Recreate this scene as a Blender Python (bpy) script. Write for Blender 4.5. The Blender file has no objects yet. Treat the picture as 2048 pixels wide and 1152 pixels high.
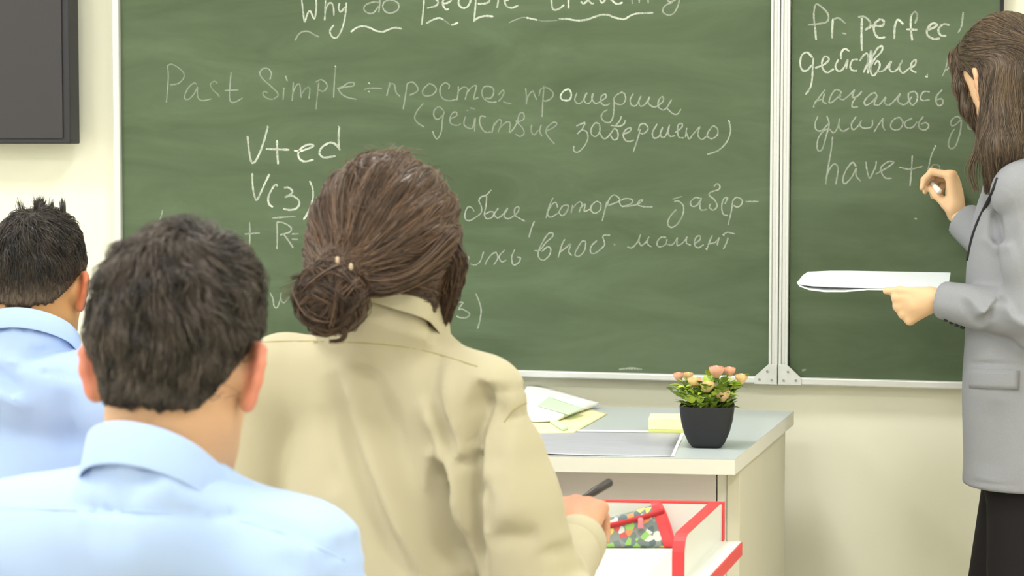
import bpy, math, random
import numpy as np
from mathutils import Vector, Matrix

random.seed(7)
RNG = np.random.default_rng(11)
SC = bpy.context.scene
COL = SC.collection

# ------------------------------------------------------------------ camera, world, exposure
FPX = 4600.0                       # focal length in pixels of the 2048 px wide frame
YAW = math.radians(14.9)
PITCH = math.radians(3.645)
CAM = np.array([0.0, 0.0, 1.36])
cam_d = bpy.data.cameras.new('camera')
cam_d.sensor_width = 36.0
cam_d.lens = 36.0 * FPX / 2048.0
cam_d.clip_start = 0.05
cam_d.clip_end = 60
cam_o = bpy.data.objects.new('camera', cam_d)
COL.objects.link(cam_o)
cam_o.location = CAM
cam_o.rotation_euler = (math.pi / 2 - PITCH, 0, YAW)
SC.camera = cam_o
cam_d.dof.use_dof = True
cam_d.dof.focus_distance = 4.6
cam_d.dof.aperture_fstop = 11.0

wd = bpy.data.worlds.new('world')
SC.world = wd
wd.use_nodes = True
wd.node_tree.nodes['Background'].inputs[0].default_value = (0.92, 0.97, 1.0, 1)
wd.node_tree.nodes['Background'].inputs[1].default_value = 3.0

vs = SC.view_settings
vs.view_transform = 'Standard'
vs.look = 'None'
vs.gamma = 1.0
vs.use_curve_mapping = False
vs.exposure = 0.08
SC.cycles.use_denoising = True
SC.cycles.max_bounces = 8
SC.cycles.sample_clamp_indirect = 6.0

CEIL = 3.05
LAMP_W = 26.0        # watts of each ceiling panel
WALL_Y = 5.24
XL, XR, YBACK = -4.7, 2.3, -2.2

# ------------------------------------------------------------------ pixel -> place helpers (frame 2048 x 1152)
_R = np.array([math.cos(YAW), math.sin(YAW), 0.0])
_F = np.array([-math.sin(YAW) * math.cos(PITCH), math.cos(YAW) * math.cos(PITCH), -math.sin(PITCH)])
_U = np.cross(_R, _F)

def ray(px, py):
    return _F + _R * (px - 1024.0) / FPX + _U * (576.0 - py) / FPX

def W(px, py, z):
    return CAM + ray(px, py) * z

def on_y(px, py, y):
    d = ray(px, py)
    return CAM + d * (y - CAM[1]) / d[1]

def on_z(px, py, z):
    d = ray(px, py)
    return CAM + d * (z - CAM[2]) / d[2]

# ------------------------------------------------------------------ materials
def lin(r, g, b):
    f = lambda c: (c / 255 / 12.92) if c / 255 <= 0.04045 else ((c / 255 + 0.055) / 1.055) ** 2.4
    return (f(r), f(g), f(b), 1.0)

def mat(name, col, rough=0.6, spec=0.3, metal=0.0, noise=0.0, nscale=30.0, bump=0.0, bscale=200.0, sheen=0.0, stretch=None, sub=0.0):
    m = bpy.data.materials.new(name)
    m.use_nodes = True
    nt = m.node_tree
    b = nt.nodes['Principled BSDF']
    b.inputs['Base Color'].default_value = col
    b.inputs['Roughness'].default_value = rough
    b.inputs['Specular IOR Level'].default_value = spec
    b.inputs['Metallic'].default_value = metal
    if sheen:
        b.inputs['Sheen Weight'].default_value = sheen
    if sub:
        b.inputs['Subsurface Weight'].default_value = sub
        b.inputs['Subsurface Radius'].default_value = (0.012, 0.005, 0.003)
        b.inputs['Subsurface Scale'].default_value = 0.6
    tc = nt.nodes.new('ShaderNodeTexCoord')
    src = tc.outputs['Object']
    if stretch:
        mp = nt.nodes.new('ShaderNodeMapping')
        mp.inputs['Scale'].default_value = stretch
        nt.links.new(src, mp.inputs[0])
        src = mp.outputs[0]
    if noise:
        n = nt.nodes.new('ShaderNodeTexNoise')
        n.inputs['Scale'].default_value = nscale
        n.inputs['Detail'].default_value = 5
        nt.links.new(src, n.inputs['Vector'])
        mx = nt.nodes.new('ShaderNodeMix')
        mx.data_type = 'RGBA'
        mx.inputs[6].default_value = tuple(c * (1 - noise) for c in col[:3]) + (1,)
        mx.inputs[7].default_value = tuple(min(1, c * (1 + noise)) for c in col[:3]) + (1,)
        nt.links.new(n.outputs['Fac'], mx.inputs[0])
        nt.links.new(mx.outputs[2], b.inputs['Base Color'])
    if bump:
        n2 = nt.nodes.new('ShaderNodeTexNoise')
        n2.inputs['Scale'].default_value = bscale
        n2.inputs['Detail'].default_value = 3
        nt.links.new(tc.outputs['Object'], n2.inputs['Vector'])
        bp = nt.nodes.new('ShaderNodeBump')
        bp.inputs['Strength'].default_value = bump
        bp.inputs['Distance'].default_value = 0.002
        nt.links.new(n2.outputs['Fac'], bp.inputs['Height'])
        nt.links.new(bp.outputs[0], b.inputs['Normal'])
    return m

def attr_mat(name, c0, c1, rough=0.5, spec=0.4, sub=0.0, attr='tint'):
    """colour varies between c0 and c1 by a per-vertex attribute (hair locks, redder skin)"""
    m = bpy.data.materials.new(name)
    m.use_nodes = True
    nt = m.node_tree
    b = nt.nodes['Principled BSDF']
    b.inputs['Roughness'].default_value = rough
    b.inputs['Specular IOR Level'].default_value = spec
    if sub:
        b.inputs['Subsurface Weight'].default_value = sub
        b.inputs['Subsurface Radius'].default_value = (0.012, 0.005, 0.003)
        b.inputs['Subsurface Scale'].default_value = 0.6
    a = nt.nodes.new('ShaderNodeAttribute')
    a.attribute_name = attr
    mx = nt.nodes.new('ShaderNodeMix')
    mx.data_type = 'RGBA'
    mx.inputs[6].default_value = c0
    mx.inputs[7].default_value = c1
    nt.links.new(a.outputs['Fac'], mx.inputs[0])
    nt.links.new(mx.outputs[2], b.inputs['Base Color'])
    return m

def chalk_mat(name, alpha):
    m = bpy.data.materials.new(name)
    m.use_nodes = True
    nt = m.node_tree
    b = nt.nodes['Principled BSDF']
    b.inputs['Base Color'].default_value = lin(226, 232, 220)
    b.inputs['Roughness'].default_value = 0.95
    b.inputs['Specular IOR Level'].default_value = 0.05
    tc = nt.nodes.new('ShaderNodeTexCoord')
    n = nt.nodes.new('ShaderNodeTexNoise')
    n.inputs['Scale'].default_value = 260
    n.inputs['Detail'].default_value = 2
    nt.links.new(tc.outputs['Object'], n.inputs['Vector'])
    n2 = nt.nodes.new('ShaderNodeTexNoise')
    n2.inputs['Scale'].default_value = 28
    nt.links.new(tc.outputs['Object'], n2.inputs['Vector'])
    ad = nt.nodes.new('ShaderNodeMath'); ad.operation = 'ADD'
    nt.links.new(n.outputs['Fac'], ad.inputs[0]); nt.links.new(n2.outputs['Fac'], ad.inputs[1])
    mr = nt.nodes.new('ShaderNodeMapRange')
    mr.inputs['From Min'].default_value = 0.65
    mr.inputs['From Max'].default_value = 1.3
    mr.inputs['To Min'].default_value = alpha * 0.45
    mr.inputs['To Max'].default_value = min(1.0, alpha * 1.35)
    nt.links.new(ad.outputs[0], mr.inputs['Value'])
    nt.links.new(mr.outputs[0], b.inputs['Alpha'])
    return m

M = {}
M['wall'] = mat('wall_paint', lin(238, 238, 220), 0.75, 0.2, noise=0.02, nscale=3, bump=0.08, bscale=120)
M['ceil'] = mat('ceiling_paint', lin(240, 240, 236), 0.9, 0.1)
M['floor'] = mat('floor_linoleum', lin(205, 196, 176), 0.45, 0.4, noise=0.08, nscale=8)
M['alu'] = mat('aluminium', lin(214, 216, 214), 0.42, 0.5, 0.25, noise=0.04, nscale=20, stretch=(1, 1, 20))
M['alu_dark'] = mat('grey_metal', lin(150, 150, 148), 0.5, 0.4, 0.4)
M['zinc'] = mat('bracket_zinc', lin(205, 207, 205), 0.5, 0.5, 0.3, noise=0.12, nscale=60)
M['tv_case'] = mat('tv_plastic', lin(52, 52, 56), 0.5, 0.3)
M['tv_screen'] = mat('tv_screen', lin(46, 43, 46), 0.38, 0.5)
M['lam'] = mat('laminate_white', lin(228, 226, 216), 0.45, 0.35, noise=0.02, nscale=14)
M['lam_side'] = mat('laminate_cream', lin(216, 212, 192), 0.5, 0.3, noise=0.02, nscale=10)
M['lam_top'] = mat('laminate_greyblue', lin(196, 206, 209), 0.3, 0.45, noise=0.02, nscale=9)
M['lam_front'] = mat('laminate_grey_streak', lin(222, 214, 214), 0.5, 0.3, noise=0.05, nscale=12, stretch=(1, 1, 14))
M['lam_desk'] = mat('laminate_pale', lin(226, 228, 222), 0.4, 0.35)
M['red'] = mat('red_edging', lin(222, 66, 72), 0.4, 0.4)
M['dark_gap'] = mat('dark_gap', lin(60, 54, 52), 0.8, 0.1)
M['leg_grey'] = mat('leg_grey', lin(112, 108, 104), 0.5, 0.4, 0.3)
M['paper'] = mat('paper_white', lin(246, 247, 246), 0.8, 0.15)
M['paper_blue'] = mat('paper_coolwhite', lin(232, 240, 246), 0.75, 0.2)
M['paper_yellow'] = mat('paper_yellow', lin(246, 243, 196), 0.8, 0.15)
M['paper_green'] = mat('paper_green', lin(208, 240, 204), 0.8, 0.15)
M['print_grey'] = mat('print_grey', lin(184, 186, 198), 0.4, 0.4, noise=0.16, nscale=7, stretch=(1, 9, 1))
M['note'] = mat('note_paper', lin(244, 244, 200), 0.8, 0.15)
M['note_green'] = mat('note_lime', lin(224, 232, 140), 0.8, 0.15)
M['pot'] = mat('pot_plastic', lin(44, 45, 49), 0.6, 0.3, bump=0.25, bscale=160)
M['soil'] = mat('soil', lin(50, 40, 30), 0.95, 0.1)
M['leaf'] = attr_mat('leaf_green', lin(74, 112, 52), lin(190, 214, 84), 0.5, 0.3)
M['stem'] = mat('stem_green', lin(78, 112, 52), 0.6, 0.3)
M['petal'] = mat('petal_peach', lin(255, 208, 158), 0.6, 0.2, noise=0.12, nscale=60, sub=0.2)
M['petal_pink'] = mat('petal_pink', lin(252, 186, 164), 0.6, 0.2, noise=0.12, nscale=60, sub=0.2)
M['skin_fair'] = attr_mat('skin_fair', lin(204, 163, 130), lin(208, 134, 112), 0.55, 0.3, 0.15)
M['skin_warm'] = attr_mat('skin_warm', lin(212, 164, 112), lin(214, 124, 92), 0.55, 0.3, 0.15)
M['skin_tan'] = attr_mat('skin_tan', lin(188, 142, 96), lin(192, 112, 80), 0.55, 0.3, 0.15)
M['skin_pale'] = attr_mat('skin_pale', lin(228, 190, 150), lin(222, 154, 124), 0.55, 0.3, 0.15)
M['eye'] = mat('eye_white', lin(235, 232, 226), 0.2, 0.5)
M['hair_black'] = attr_mat('hair_black', lin(28, 26, 28), lin(92, 77, 64), 0.42, 0.5)
M['hair_dark'] = attr_mat('hair_dark', lin(36, 32, 30), lin(108, 97, 90), 0.42, 0.45)
M['hair_brown'] = attr_mat('hair_brown', lin(50, 36, 28), lin(122, 95, 74), 0.42, 0.45)
M['hair_ash'] = attr_mat('hair_ash', lin(54, 42, 33), lin(126, 106, 84), 0.42, 0.45)
M['shirt_blue'] = mat('shirt_blue', lin(172, 197, 243), 0.8, 0.15, sheen=0.1, bump=0.05, bscale=900)
M['shirt_khaki'] = mat('shirt_khaki', lin(187, 179, 152), 0.85, 0.12, sheen=0.1, bump=0.05, bscale=900)
M['seam_khaki'] = mat('seam_khaki', lin(170, 158, 118), 0.9, 0.1)
M['jacket'] = mat('jacket_grey', lin(147, 149, 155), 0.9, 0.1, noise=0.10, nscale=420, bump=0.12, bscale=700)
M['jacket_dark'] = mat('jacket_edge', lin(54, 52, 56), 0.9, 0.1)
M['black_cloth'] = mat('black_cloth', lin(34, 32, 34), 0.85, 0.15, bump=0.1, bscale=500)
M['blue_trouser'] = mat('navy_cloth', lin(42, 46, 60), 0.85, 0.15)
M['chalk'] = mat('chalk_white', lin(250, 248, 244), 0.9, 0.1)
M['pen'] = mat('pen_dark', lin(58, 54, 52), 0.4, 0.4)
M['shoe'] = mat('shoe_black', lin(28, 27, 28), 0.4, 0.4)
M['zip'] = mat('zip_red', lin(176, 40, 46), 0.5, 0.3)
M['zip_pull'] = mat('zip_pull', lin(240, 130, 140), 0.4, 0.4)
M['band'] = mat('hair_tie', lin(190, 170, 142), 0.5, 0.4)
CH = {'b': chalk_mat('chalk_bright', 0.62), 'm': chalk_mat('chalk_mid', 0.34), 'f': chalk_mat('chalk_faint', 0.23)}

def board_mat():
    m = bpy.data.materials.new('chalkboard_green')
    m.use_nodes = True
    nt = m.node_tree
    b = nt.nodes['Principled BSDF']
    b.inputs['Roughness'].default_value = 0.6
    b.inputs['Specular IOR Level'].default_value = 0.25
    tc = nt.nodes.new('ShaderNodeTexCoord')
    mp = nt.nodes.new('ShaderNodeMapping')
    mp.inputs['Rotation'].default_value = (0, math.radians(12), 0)
    mp.inputs['Scale'].default_value = (1.6, 1, 6.0)
    nt.links.new(tc.outputs['Object'], mp.inputs[0])
    n = nt.nodes.new('ShaderNodeTexNoise')
    n.inputs['Scale'].default_value = 1.6
    n.inputs['Detail'].default_value = 6
    n.inputs['Roughness'].default_value = 0.62
    n.inputs['Distortion'].default_value = 0.6
    nt.links.new(mp.outputs[0], n.inputs['Vector'])
    r = nt.nodes.new('ShaderNodeValToRGB')
    r.color_ramp.elements[0].position = 0.30
    r.color_ramp.elements[0].color = lin(74, 89, 64)
    r.color_ramp.elements[1].position = 0.78
    r.color_ramp.elements[1].color = lin(95, 111, 86)
    nt.links.new(n.outputs['Fac'], r.inputs[0])
    nt.links.new(r.outputs[0], b.inputs['Base Color'])
    return m
M['board'] = board_mat()

def case_mat():
    m = bpy.data.materials.new('doodle_fabric')
    m.use_nodes = True
    nt = m.node_tree
    b = nt.nodes['Principled BSDF']
    b.inputs['Roughness'].default_value = 0.7
    tc = nt.nodes.new('ShaderNodeTexCoord')
    v = nt.nodes.new('ShaderNodeTexVoronoi')
    v.inputs['Scale'].default_value = 85
    nt.links.new(tc.outputs['Object'], v.inputs['Vector'])
    sx = nt.nodes.new('ShaderNodeSeparateColor')
    nt.links.new(v.outputs['Color'], sx.inputs[0])
    r = nt.nodes.new('ShaderNodeValToRGB')
    r.color_ramp.interpolation = 'CONSTANT'
    cols = [(0, (120, 132, 130)), (0.22, (214, 220, 212)), (0.38, (96, 112, 116)), (0.52, (150, 200, 110)), (0.62, (226, 150, 96)),
            (0.72, (140, 150, 150)), (0.84, (232, 216, 110)), (0.9, (206, 96, 96)), (0.94, (190, 200, 196))]
    r.color_ramp.elements[0].position, r.color_ramp.elements[0].color = 0, lin(*cols[0][1])
    r.color_ramp.elements[1].position, r.color_ramp.elements[1].color = cols[1][0], lin(*cols[1][1])
    for p, c in cols[2:]:
        e = r.color_ramp.elements.new(p)
        e.color = lin(*c)
    nt.links.new(sx.outputs[0], r.inputs[0])
    gt = nt.nodes.new('ShaderNodeMath'); gt.operation = 'GREATER_THAN'
    gt.inputs[1].default_value = 0.66
    nt.links.new(v.outputs['Distance'], gt.inputs[0])
    mx = nt.nodes.new('ShaderNodeMix'); mx.data_type = 'RGBA'
    nt.links.new(gt.outputs[0], mx.inputs[0])
    nt.links.new(r.outputs[0], mx.inputs[6])
    mx.inputs[7].default_value = lin(140, 148, 142)
    nt.links.new(mx.outputs[2], b.inputs['Base Color'])
    return m
M['doodle'] = case_mat()

def emit_mat(name, col, s):
    m = bpy.data.materials.new(name)
    m.use_nodes = True
    nt = m.node_tree
    b = nt.nodes['Principled BSDF']
    b.inputs['Base Color'].default_value = col
    b.inputs['Emission Color'].default_value = col
    b.inputs['Emission Strength'].default_value = s
    return m
M['lamp'] = emit_mat('lamp_diffuser', (1, 1, 1, 1), 3.0)

def glass_mat():
    m = bpy.data.materials.new('window_glass')
    m.use_nodes = True
    nt = m.node_tree
    out = nt.nodes['Material Output']
    t = nt.nodes.new('ShaderNodeBsdfTransparent')
    g = nt.nodes.new('ShaderNodeBsdfGlossy')
    g.inputs['Roughness'].default_value = 0.05
    mx = nt.nodes.new('ShaderNodeMixShader')
    mx.inputs[0].default_value = 0.06
    nt.links.new(t.outputs[0], mx.inputs[1])
    nt.links.new(g.outputs[0], mx.inputs[2])
    nt.links.new(mx.outputs[0], out.inputs[0])
    return m
M['glass'] = glass_mat()

# ------------------------------------------------------------------ object helpers
def link_mesh(name, verts, faces, material, parent=None, smooth=False, label=None, attr=None):
    me = bpy.data.meshes.new(name)
    if isinstance(verts, np.ndarray) and isinstance(faces, np.ndarray):
        nv, nf, k = len(verts), len(faces), faces.shape[1]
        me.vertices.add(nv)
        me.vertices.foreach_set('co', verts.astype(np.float32).ravel())
        me.loops.add(nf * k)
        me.loops.foreach_set('vertex_index', faces.astype(np.int32).ravel())
        me.polygons.add(nf)
        me.polygons.foreach_set('loop_start', np.arange(0, nf * k, k, dtype=np.int32))
        me.polygons.foreach_set('loop_total', np.full(nf, k, dtype=np.int32))
        me.update(calc_edges=True)
    else:
        me.from_pydata([tuple(map(float, v)) for v in verts], [], [tuple(map(int, f)) for f in faces])
        me.update()
    me.validate()
    if smooth:
        me.polygons.foreach_set('use_smooth', np.ones(len(me.polygons), dtype=bool))
    if attr is not None:
        a = me.attributes.new('tint', 'FLOAT', 'POINT')
        a.data.foreach_set('value', np.asarray(attr, dtype=np.float32))
    mats = material if isinstance(material, (list, tuple)) else [material]
    for mm in mats:
        me.materials.append(mm)
    o = bpy.data.objects.new(name, me)
    COL.objects.link(o)
    if parent is not None:
        part(o, parent)
    if label:
        o['label'] = label
    return o

def thing(name, label, cat, loc, group=None):
    o = bpy.data.objects.new(name, None)
    COL.objects.link(o)
    o.empty_display_size = 0.05
    o.location = Vector(tuple(map(float, loc)))
    o['label'] = label
    o['category'] = cat
    if group:
        o['group'] = group
    return o

def tag(o, label, cat, group=None):
    o['label'] = label
    o['category'] = cat
    if group:
        o['group'] = group
    return o

def structure(o):
    o['kind'] = 'structure'
    return o

def part(o, parent):
    """parent a world-coordinate mesh to a thing or part without moving it"""
    o.parent = parent
    root = parent
    while root.parent is not None:
        root = root.parent
    if parent.parent is None:
        o.matrix_parent_inverse = Matrix.Translation(-Vector(parent.location))
    else:
        o.matrix_parent_inverse = Matrix.Identity(4)
    return o

def box_vf(lo, hi):
    (a, b, c), (d, e, f) = lo, hi
    v = [(a, b, c), (d, b, c), (d, e, c), (a, e, c), (a, b, f), (d, b, f), (d, e, f), (a, e, f)]
    q = [(0, 3, 2, 1), (4, 5, 6, 7), (0, 1, 5, 4), (1, 2, 6, 5), (2, 3, 7, 6), (3, 0, 4, 7)]
    return v, q

def join_vf(parts):
    V, Q = [], []
    for v, q in parts:
        n = len(V)
        V += [tuple(p) for p in v]
        Q += [tuple(i + n for i in f) for f in q]
    return V, Q

def bevel(o, w, seg=2):
    m = o.modifiers.new('bevel', 'BEVEL')
    m.width = w
    m.segments = seg
    m.limit_method = 'ANGLE'
    m.angle_limit = math.radians(40)
    return o

def box(name, lo, hi, material, parent=None, bev=0.0, label=None):
    v, q = box_vf(lo, hi)
    o = link_mesh(name, v, q, material, None, False, label)
    if parent is not None:
        part(o, parent)
    if bev:
        bevel(o, bev)
    return o

def prism_vf(poly, vec):
    """extrude a polygon (list of 3-D points) along vec"""
    n = len(poly)
    v = [np.array(p, float) for p in poly] + [np.array(p, float) + np.array(vec, float) for p in poly]
    f = [tuple(range(n))[::-1], tuple(range(n, 2 * n))]
    f += [(i, (i + 1) % n, n + (i + 1) % n, n + i) for i in range(n)]
    return v, f

def prism(name, poly, vec, material, parent=None, bev=0.0, label=None):
    v, f = prism_vf(poly, vec)
    o = link_mesh(name, v, f, material, None, False, label)
    me = o.data
    import bmesh
    bm = bmesh.new(); bm.from_mesh(me)
    bmesh.ops.recalc_face_normals(bm, faces=bm.faces)
    bm.to_mesh(me); bm.free()
    if parent is not None:
        part(o, parent)
    if bev:
        bevel(o, bev)
    return o

def catmull(pts, n=6):
    pts = [np.array(p, float) for p in pts]
    if len(pts) < 3:
        return [pts[0] + (pts[-1] - pts[0]) * t for t in np.linspace(0, 1, n + 1)]
    P = [2 * pts[0] - pts[1]] + pts + [2 * pts[-1] - pts[-2]]
    out = []
    for i in range(1, len(P) - 2):
        for t in np.linspace(0, 1, n, endpoint=False):
            a, b, c, d = P[i - 1], P[i], P[i + 1], P[i + 2]
            out.append(0.5 * ((2 * b) + (c - a) * t + (2 * a - 5 * b + 4 * c - d) * t * t + (3 * b - a - 3 * c + d) * t ** 3))
    out.append(pts[-1])
    return out

def tube_vf(pts, radii, sides=10, cap=True):
    pts = [np.array(p, float) for p in pts]
    n = len(pts)
    if np.isscalar(radii):
        radii = [radii] * n
    V, Fc = [], []
    ref = np.array([0.31, 0.17, 0.93])
    prev = None
    for i in range(n):
        t = pts[min(i + 1, n - 1)] - pts[max(i - 1, 0)]
        t = t / (np.linalg.norm(t) + 1e-12)
        if prev is None:
            a = np.cross(t, ref)
            if np.linalg.norm(a) < 1e-3:
                a = np.cross(t, [1, 0, 0])
        else:
            a = prev - t * np.dot(prev, t)
        a = a / np.linalg.norm(a)
        prev = a
        b = np.cross(t, a)
        for k in range(sides):
            th = 2 * math.pi * k / sides
            V.append(pts[i] + radii[i] * (a * math.cos(th) + b * math.sin(th)))
    for i in range(n - 1):
        for k in range(sides):
            k2 = (k + 1) % sides
            Fc.append((i * sides + k, i * sides + k2, (i + 1) * sides + k2, (i + 1) * sides + k))
    if cap:
        Fc.append(tuple(range(sides))[::-1])
        Fc.append(tuple((n - 1) * sides + k for k in range(sides)))
    return V, Fc

def mesh_part(name, vf, material, parent, smooth=True, label=None):
    o = link_mesh(name, vf[0], vf[1], material, None, smooth, label)
    if parent is not None:
        part(o, parent)
    return o

# ------------------------------------------------------------------ signed-distance modelling
def ell(c, r, rot=None):
    c = np.array(c, float); r = np.array(r, float)
    def f(P):
        q = P - c
        if rot is not None:
            q = q @ rot                     # world -> local (rot columns are the local axes)
        k0 = np.linalg.norm(q / r, axis=1)
        k1 = np.linalg.norm(q / (r * r), axis=1) + 1e-9
        return k0 * (k0 - 1.0) / k1
    return f

def cap(a, b, r1, r2=None):
    a = np.array(a, float); b = np.array(b, float)
    r2 = r1 if r2 is None else r2
    ba = b - a
    L2 = max(float(ba @ ba), 1e-12)
    def f(P):
        pa = P - a
        t = np.clip(pa @ ba / L2, 0, 1)
        return np.linalg.norm(pa - t[:, None] * ba, axis=1) - (r1 + (r2 - r1) * t)
    return f

def smin(a, b, k):
    h = np.clip(0.5 + 0.5 * (b - a) / k, 0, 1)
    return b * (1 - h) + a * h - k * h * (1 - h)

def union(fs, k=0.03):
    def f(P):
        d = fs[0](P)
        for g in fs[1:]:
            kk = k
            if isinstance(g, tuple):
                g, kk = g
            d = smin(d, g(P), kk)
        return d
    return f

def carve(f, g, k=0.01):
    return lambda P: -smin(-f(P), g(P), k)

def seg_dist(P, pts, axis=None, squash=1.0):
    """distance to a polyline; along `axis` distances are shortened by `squash`. returns distance, parameter 0..1"""
    best = np.full(len(P), 1e9)
    par = np.zeros(len(P))
    n = len(pts) - 1
    for i in range(n):
        a = np.array(pts[i], float); b = np.array(pts[i + 1], float)
        pa = P - a; ba = b - a
        if axis is not None:
            pa = pa - np.outer(pa @ axis, axis) * (1 - squash)
            ba = ba - axis * (ba @ axis) * (1 - squash)
        t = np.clip(pa @ ba / max(ba @ ba, 1e-12), 0, 1)
        d = np.linalg.norm(pa - t[:, None] * ba, axis=1)
        s = d < best
        best = np.where(s, d, best)
        par = np.where(s, (i + t) / n, par)
    return best, par

def with_folds(f, folds, axis):
    """folds: (points, width, depth): depth > 0 a groove, < 0 a ridge; fades out at both ends"""
    def g(P):
        d = f(P)
        near = np.abs(d) < 0.05
        if not near.any():
            return d
        Q = P[near]
        dd = d[near].copy()
        for pts, w, dep in folds:
            r, t = seg_dist(Q, pts, axis, 0.10)
            fade = np.clip(np.minimum(t, 1 - t) * 5.0, 0.0, 1) ** 0.7
            dd += dep * np.exp(-(r / w) ** 2) * fade
        d[near] = dd
        return d
    return g

_E = [(0, 1), (2, 3), (4, 5), (6, 7), (0, 2), (1, 3), (4, 6), (5, 7), (0, 4), (1, 5), (2, 6), (3, 7)]
def sdf_mesh(f, lo, hi, h):
    """surface of f = 0 inside a box, as quads (naive surface nets)"""
    lo = np.array(lo, float); hi = np.array(hi, float)
    n = np.maximum(np.ceil((hi - lo) / h).astype(int) + 1, 3)
    xs, ys, zs = [lo[i] + h * np.arange(n[i]) for i in range(3)]
    G = np.empty(tuple(n), np.float32)
    step = max(1, int(400000 / (n[1] * n[2])))
    for i in range(0, n[0], step):
        X, Y, Z = np.meshgrid(xs[i:i + step], ys, zs, indexing='ij')
        G[i:i + step] = f(np.stack([X.ravel(), Y.ravel(), Z.ravel()], 1)).reshape(X.shape)
    G[0], G[-1] = np.maximum(G[0], 1e-4), np.maximum(G[-1], 1e-4)
    G[:, 0], G[:, -1] = np.maximum(G[:, 0], 1e-4), np.maximum(G[:, -1], 1e-4)
    G[:, :, 0], G[:, :, -1] = np.maximum(G[:, :, 0], 1e-4), np.maximum(G[:, :, -1], 1e-4)
    ins = G < 0
    c = [ins[dx:n[0] - 1 + dx, dy:n[1] - 1 + dy, dz:n[2] - 1 + dz] for dx in (0, 1) for dy in (0, 1) for dz in (0, 1)]
    s = sum(x.astype(np.int8) for x in c)
    act = (s > 0) & (s < 8)
    idx = np.argwhere(act)
    ids = np.full(act.shape, -1, np.int64)
    ids[act] = np.arange(len(idx))
    offs = [(dx, dy, dz) for dx in (0, 1) for dy in (0, 1) for dz in (0, 1)]
    val = np.stack([G[idx[:, 0] + o[0], idx[:, 1] + o[1], idx[:, 2] + o[2]] for o in offs], 1).astype(float)
    acc = np.zeros((len(idx), 3)); cnt = np.zeros(len(idx))
    for a, b in _E:
        va, vb = val[:, a], val[:, b]
        m = (va < 0) != (vb < 0)
        t = np.where(m, va / np.where(m, va - vb, 1), 0)
        pa, pb = np.array(offs[a], float), np.array(offs[b], float)
        acc += np.where(m[:, None], pa + t[:, None] * (pb - pa), 0)
        cnt += m
    verts = lo + h * (idx + acc / cnt[:, None])
    faces = []
    for ax in range(3):
        u, v = (ax + 1) % 3, (ax + 2) % 3
        A = np.take(ins, range(n[ax] - 1), ax); B = np.take(ins, range(1, n[ax]), ax)
        e = np.argwhere(A != B)
        ok = (e[:, u] > 0) & (e[:, v] > 0) & (e[:, u] < n[u] - 1) & (e[:, v] < n[v] - 1)
        e = e[ok]
        flip = A[e[:, 0], e[:, 1], e[:, 2]]
        def cell(du, dv):
            q = e.copy(); q[:, u] -= du; q[:, v] -= dv
            return ids[q[:, 0], q[:, 1], q[:, 2]]
        q = np.stack([cell(1, 1), cell(0, 1), cell(0, 0), cell(1, 0)], 1)
        q[~flip] = q[~flip][:, ::-1]
        faces.append(q)
    F = np.concatenate(faces)
    F = F[(F >= 0).all(1)]
    return verts, F

def join_np(meshes):
    V, F, n = [], [], 0
    for v, f in meshes:
        V.append(v); F.append(f + n); n += len(v)
    return np.concatenate(V), np.concatenate(F)

def grad(f, P, e=0.0015):
    g = np.stack([f(P + np.eye(3)[i] * e) - f(P - np.eye(3)[i] * e) for i in range(3)], 1)
    return g / (np.linalg.norm(g, axis=1, keepdims=True) + 1e-9)

def strand_mesh(paths, width, tips=0.35):
    """paths (N, K, 3) -> thin three-sided tubes"""
    N, K, _ = paths.shape
    T = np.gradient(paths, axis=1)
    T /= np.linalg.norm(T, axis=2, keepdims=True) + 1e-9
    ref = RNG.normal(size=(N, 1, 3))
    A = np.cross(T, np.broadcast_to(ref, T.shape))
    A /= np.linalg.norm(A, axis=2, keepdims=True) + 1e-9
    B = np.cross(T, A)
    prof = np.interp(np.linspace(0, 1, K), [0, 0.5, 1], [0.8, 1.0, tips])[None, :, None]
    w = (np.asarray(width).reshape(-1, 1, 1) if not np.isscalar(width) else width) * prof
    ring = [paths + w * (A * math.cos(a) + B * math.sin(a)) for a in (0, 2.094, 4.189)]
    V = np.stack(ring, 2).reshape(-1, 3)
    base = (np.arange(N)[:, None] * K + np.arange(K - 1)[None, :]) * 3
    q = []
    for k in range(3):
        k2 = (k + 1) % 3
        q.append(np.stack([base + k, base + k2, base + 3 + k2, base + 3 + k], -1))
    F = np.stack(q, 2).reshape(-1, 4)
    return V, F

def rotm(yaw=0, pitch=0, roll=0):
    """columns = local axes in world; yaw about z (ccw), pitch > 0 bows the face down, roll > 0 tips to the right"""
    a, b, c = map(math.radians, (yaw, -pitch, roll))
    Rz = np.array([[math.cos(a), -math.sin(a), 0], [math.sin(a), math.cos(a), 0], [0, 0, 1]])
    Rx = np.array([[1, 0, 0], [0, math.cos(b), -math.sin(b)], [0, math.sin(b), math.cos(b)]])
    Ry = np.array([[math.cos(c), 0, math.sin(c)], [0, 1, 0], [-math.sin(c), 0, math.cos(c)]])
    return Rz @ Rx @ Ry

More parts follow.
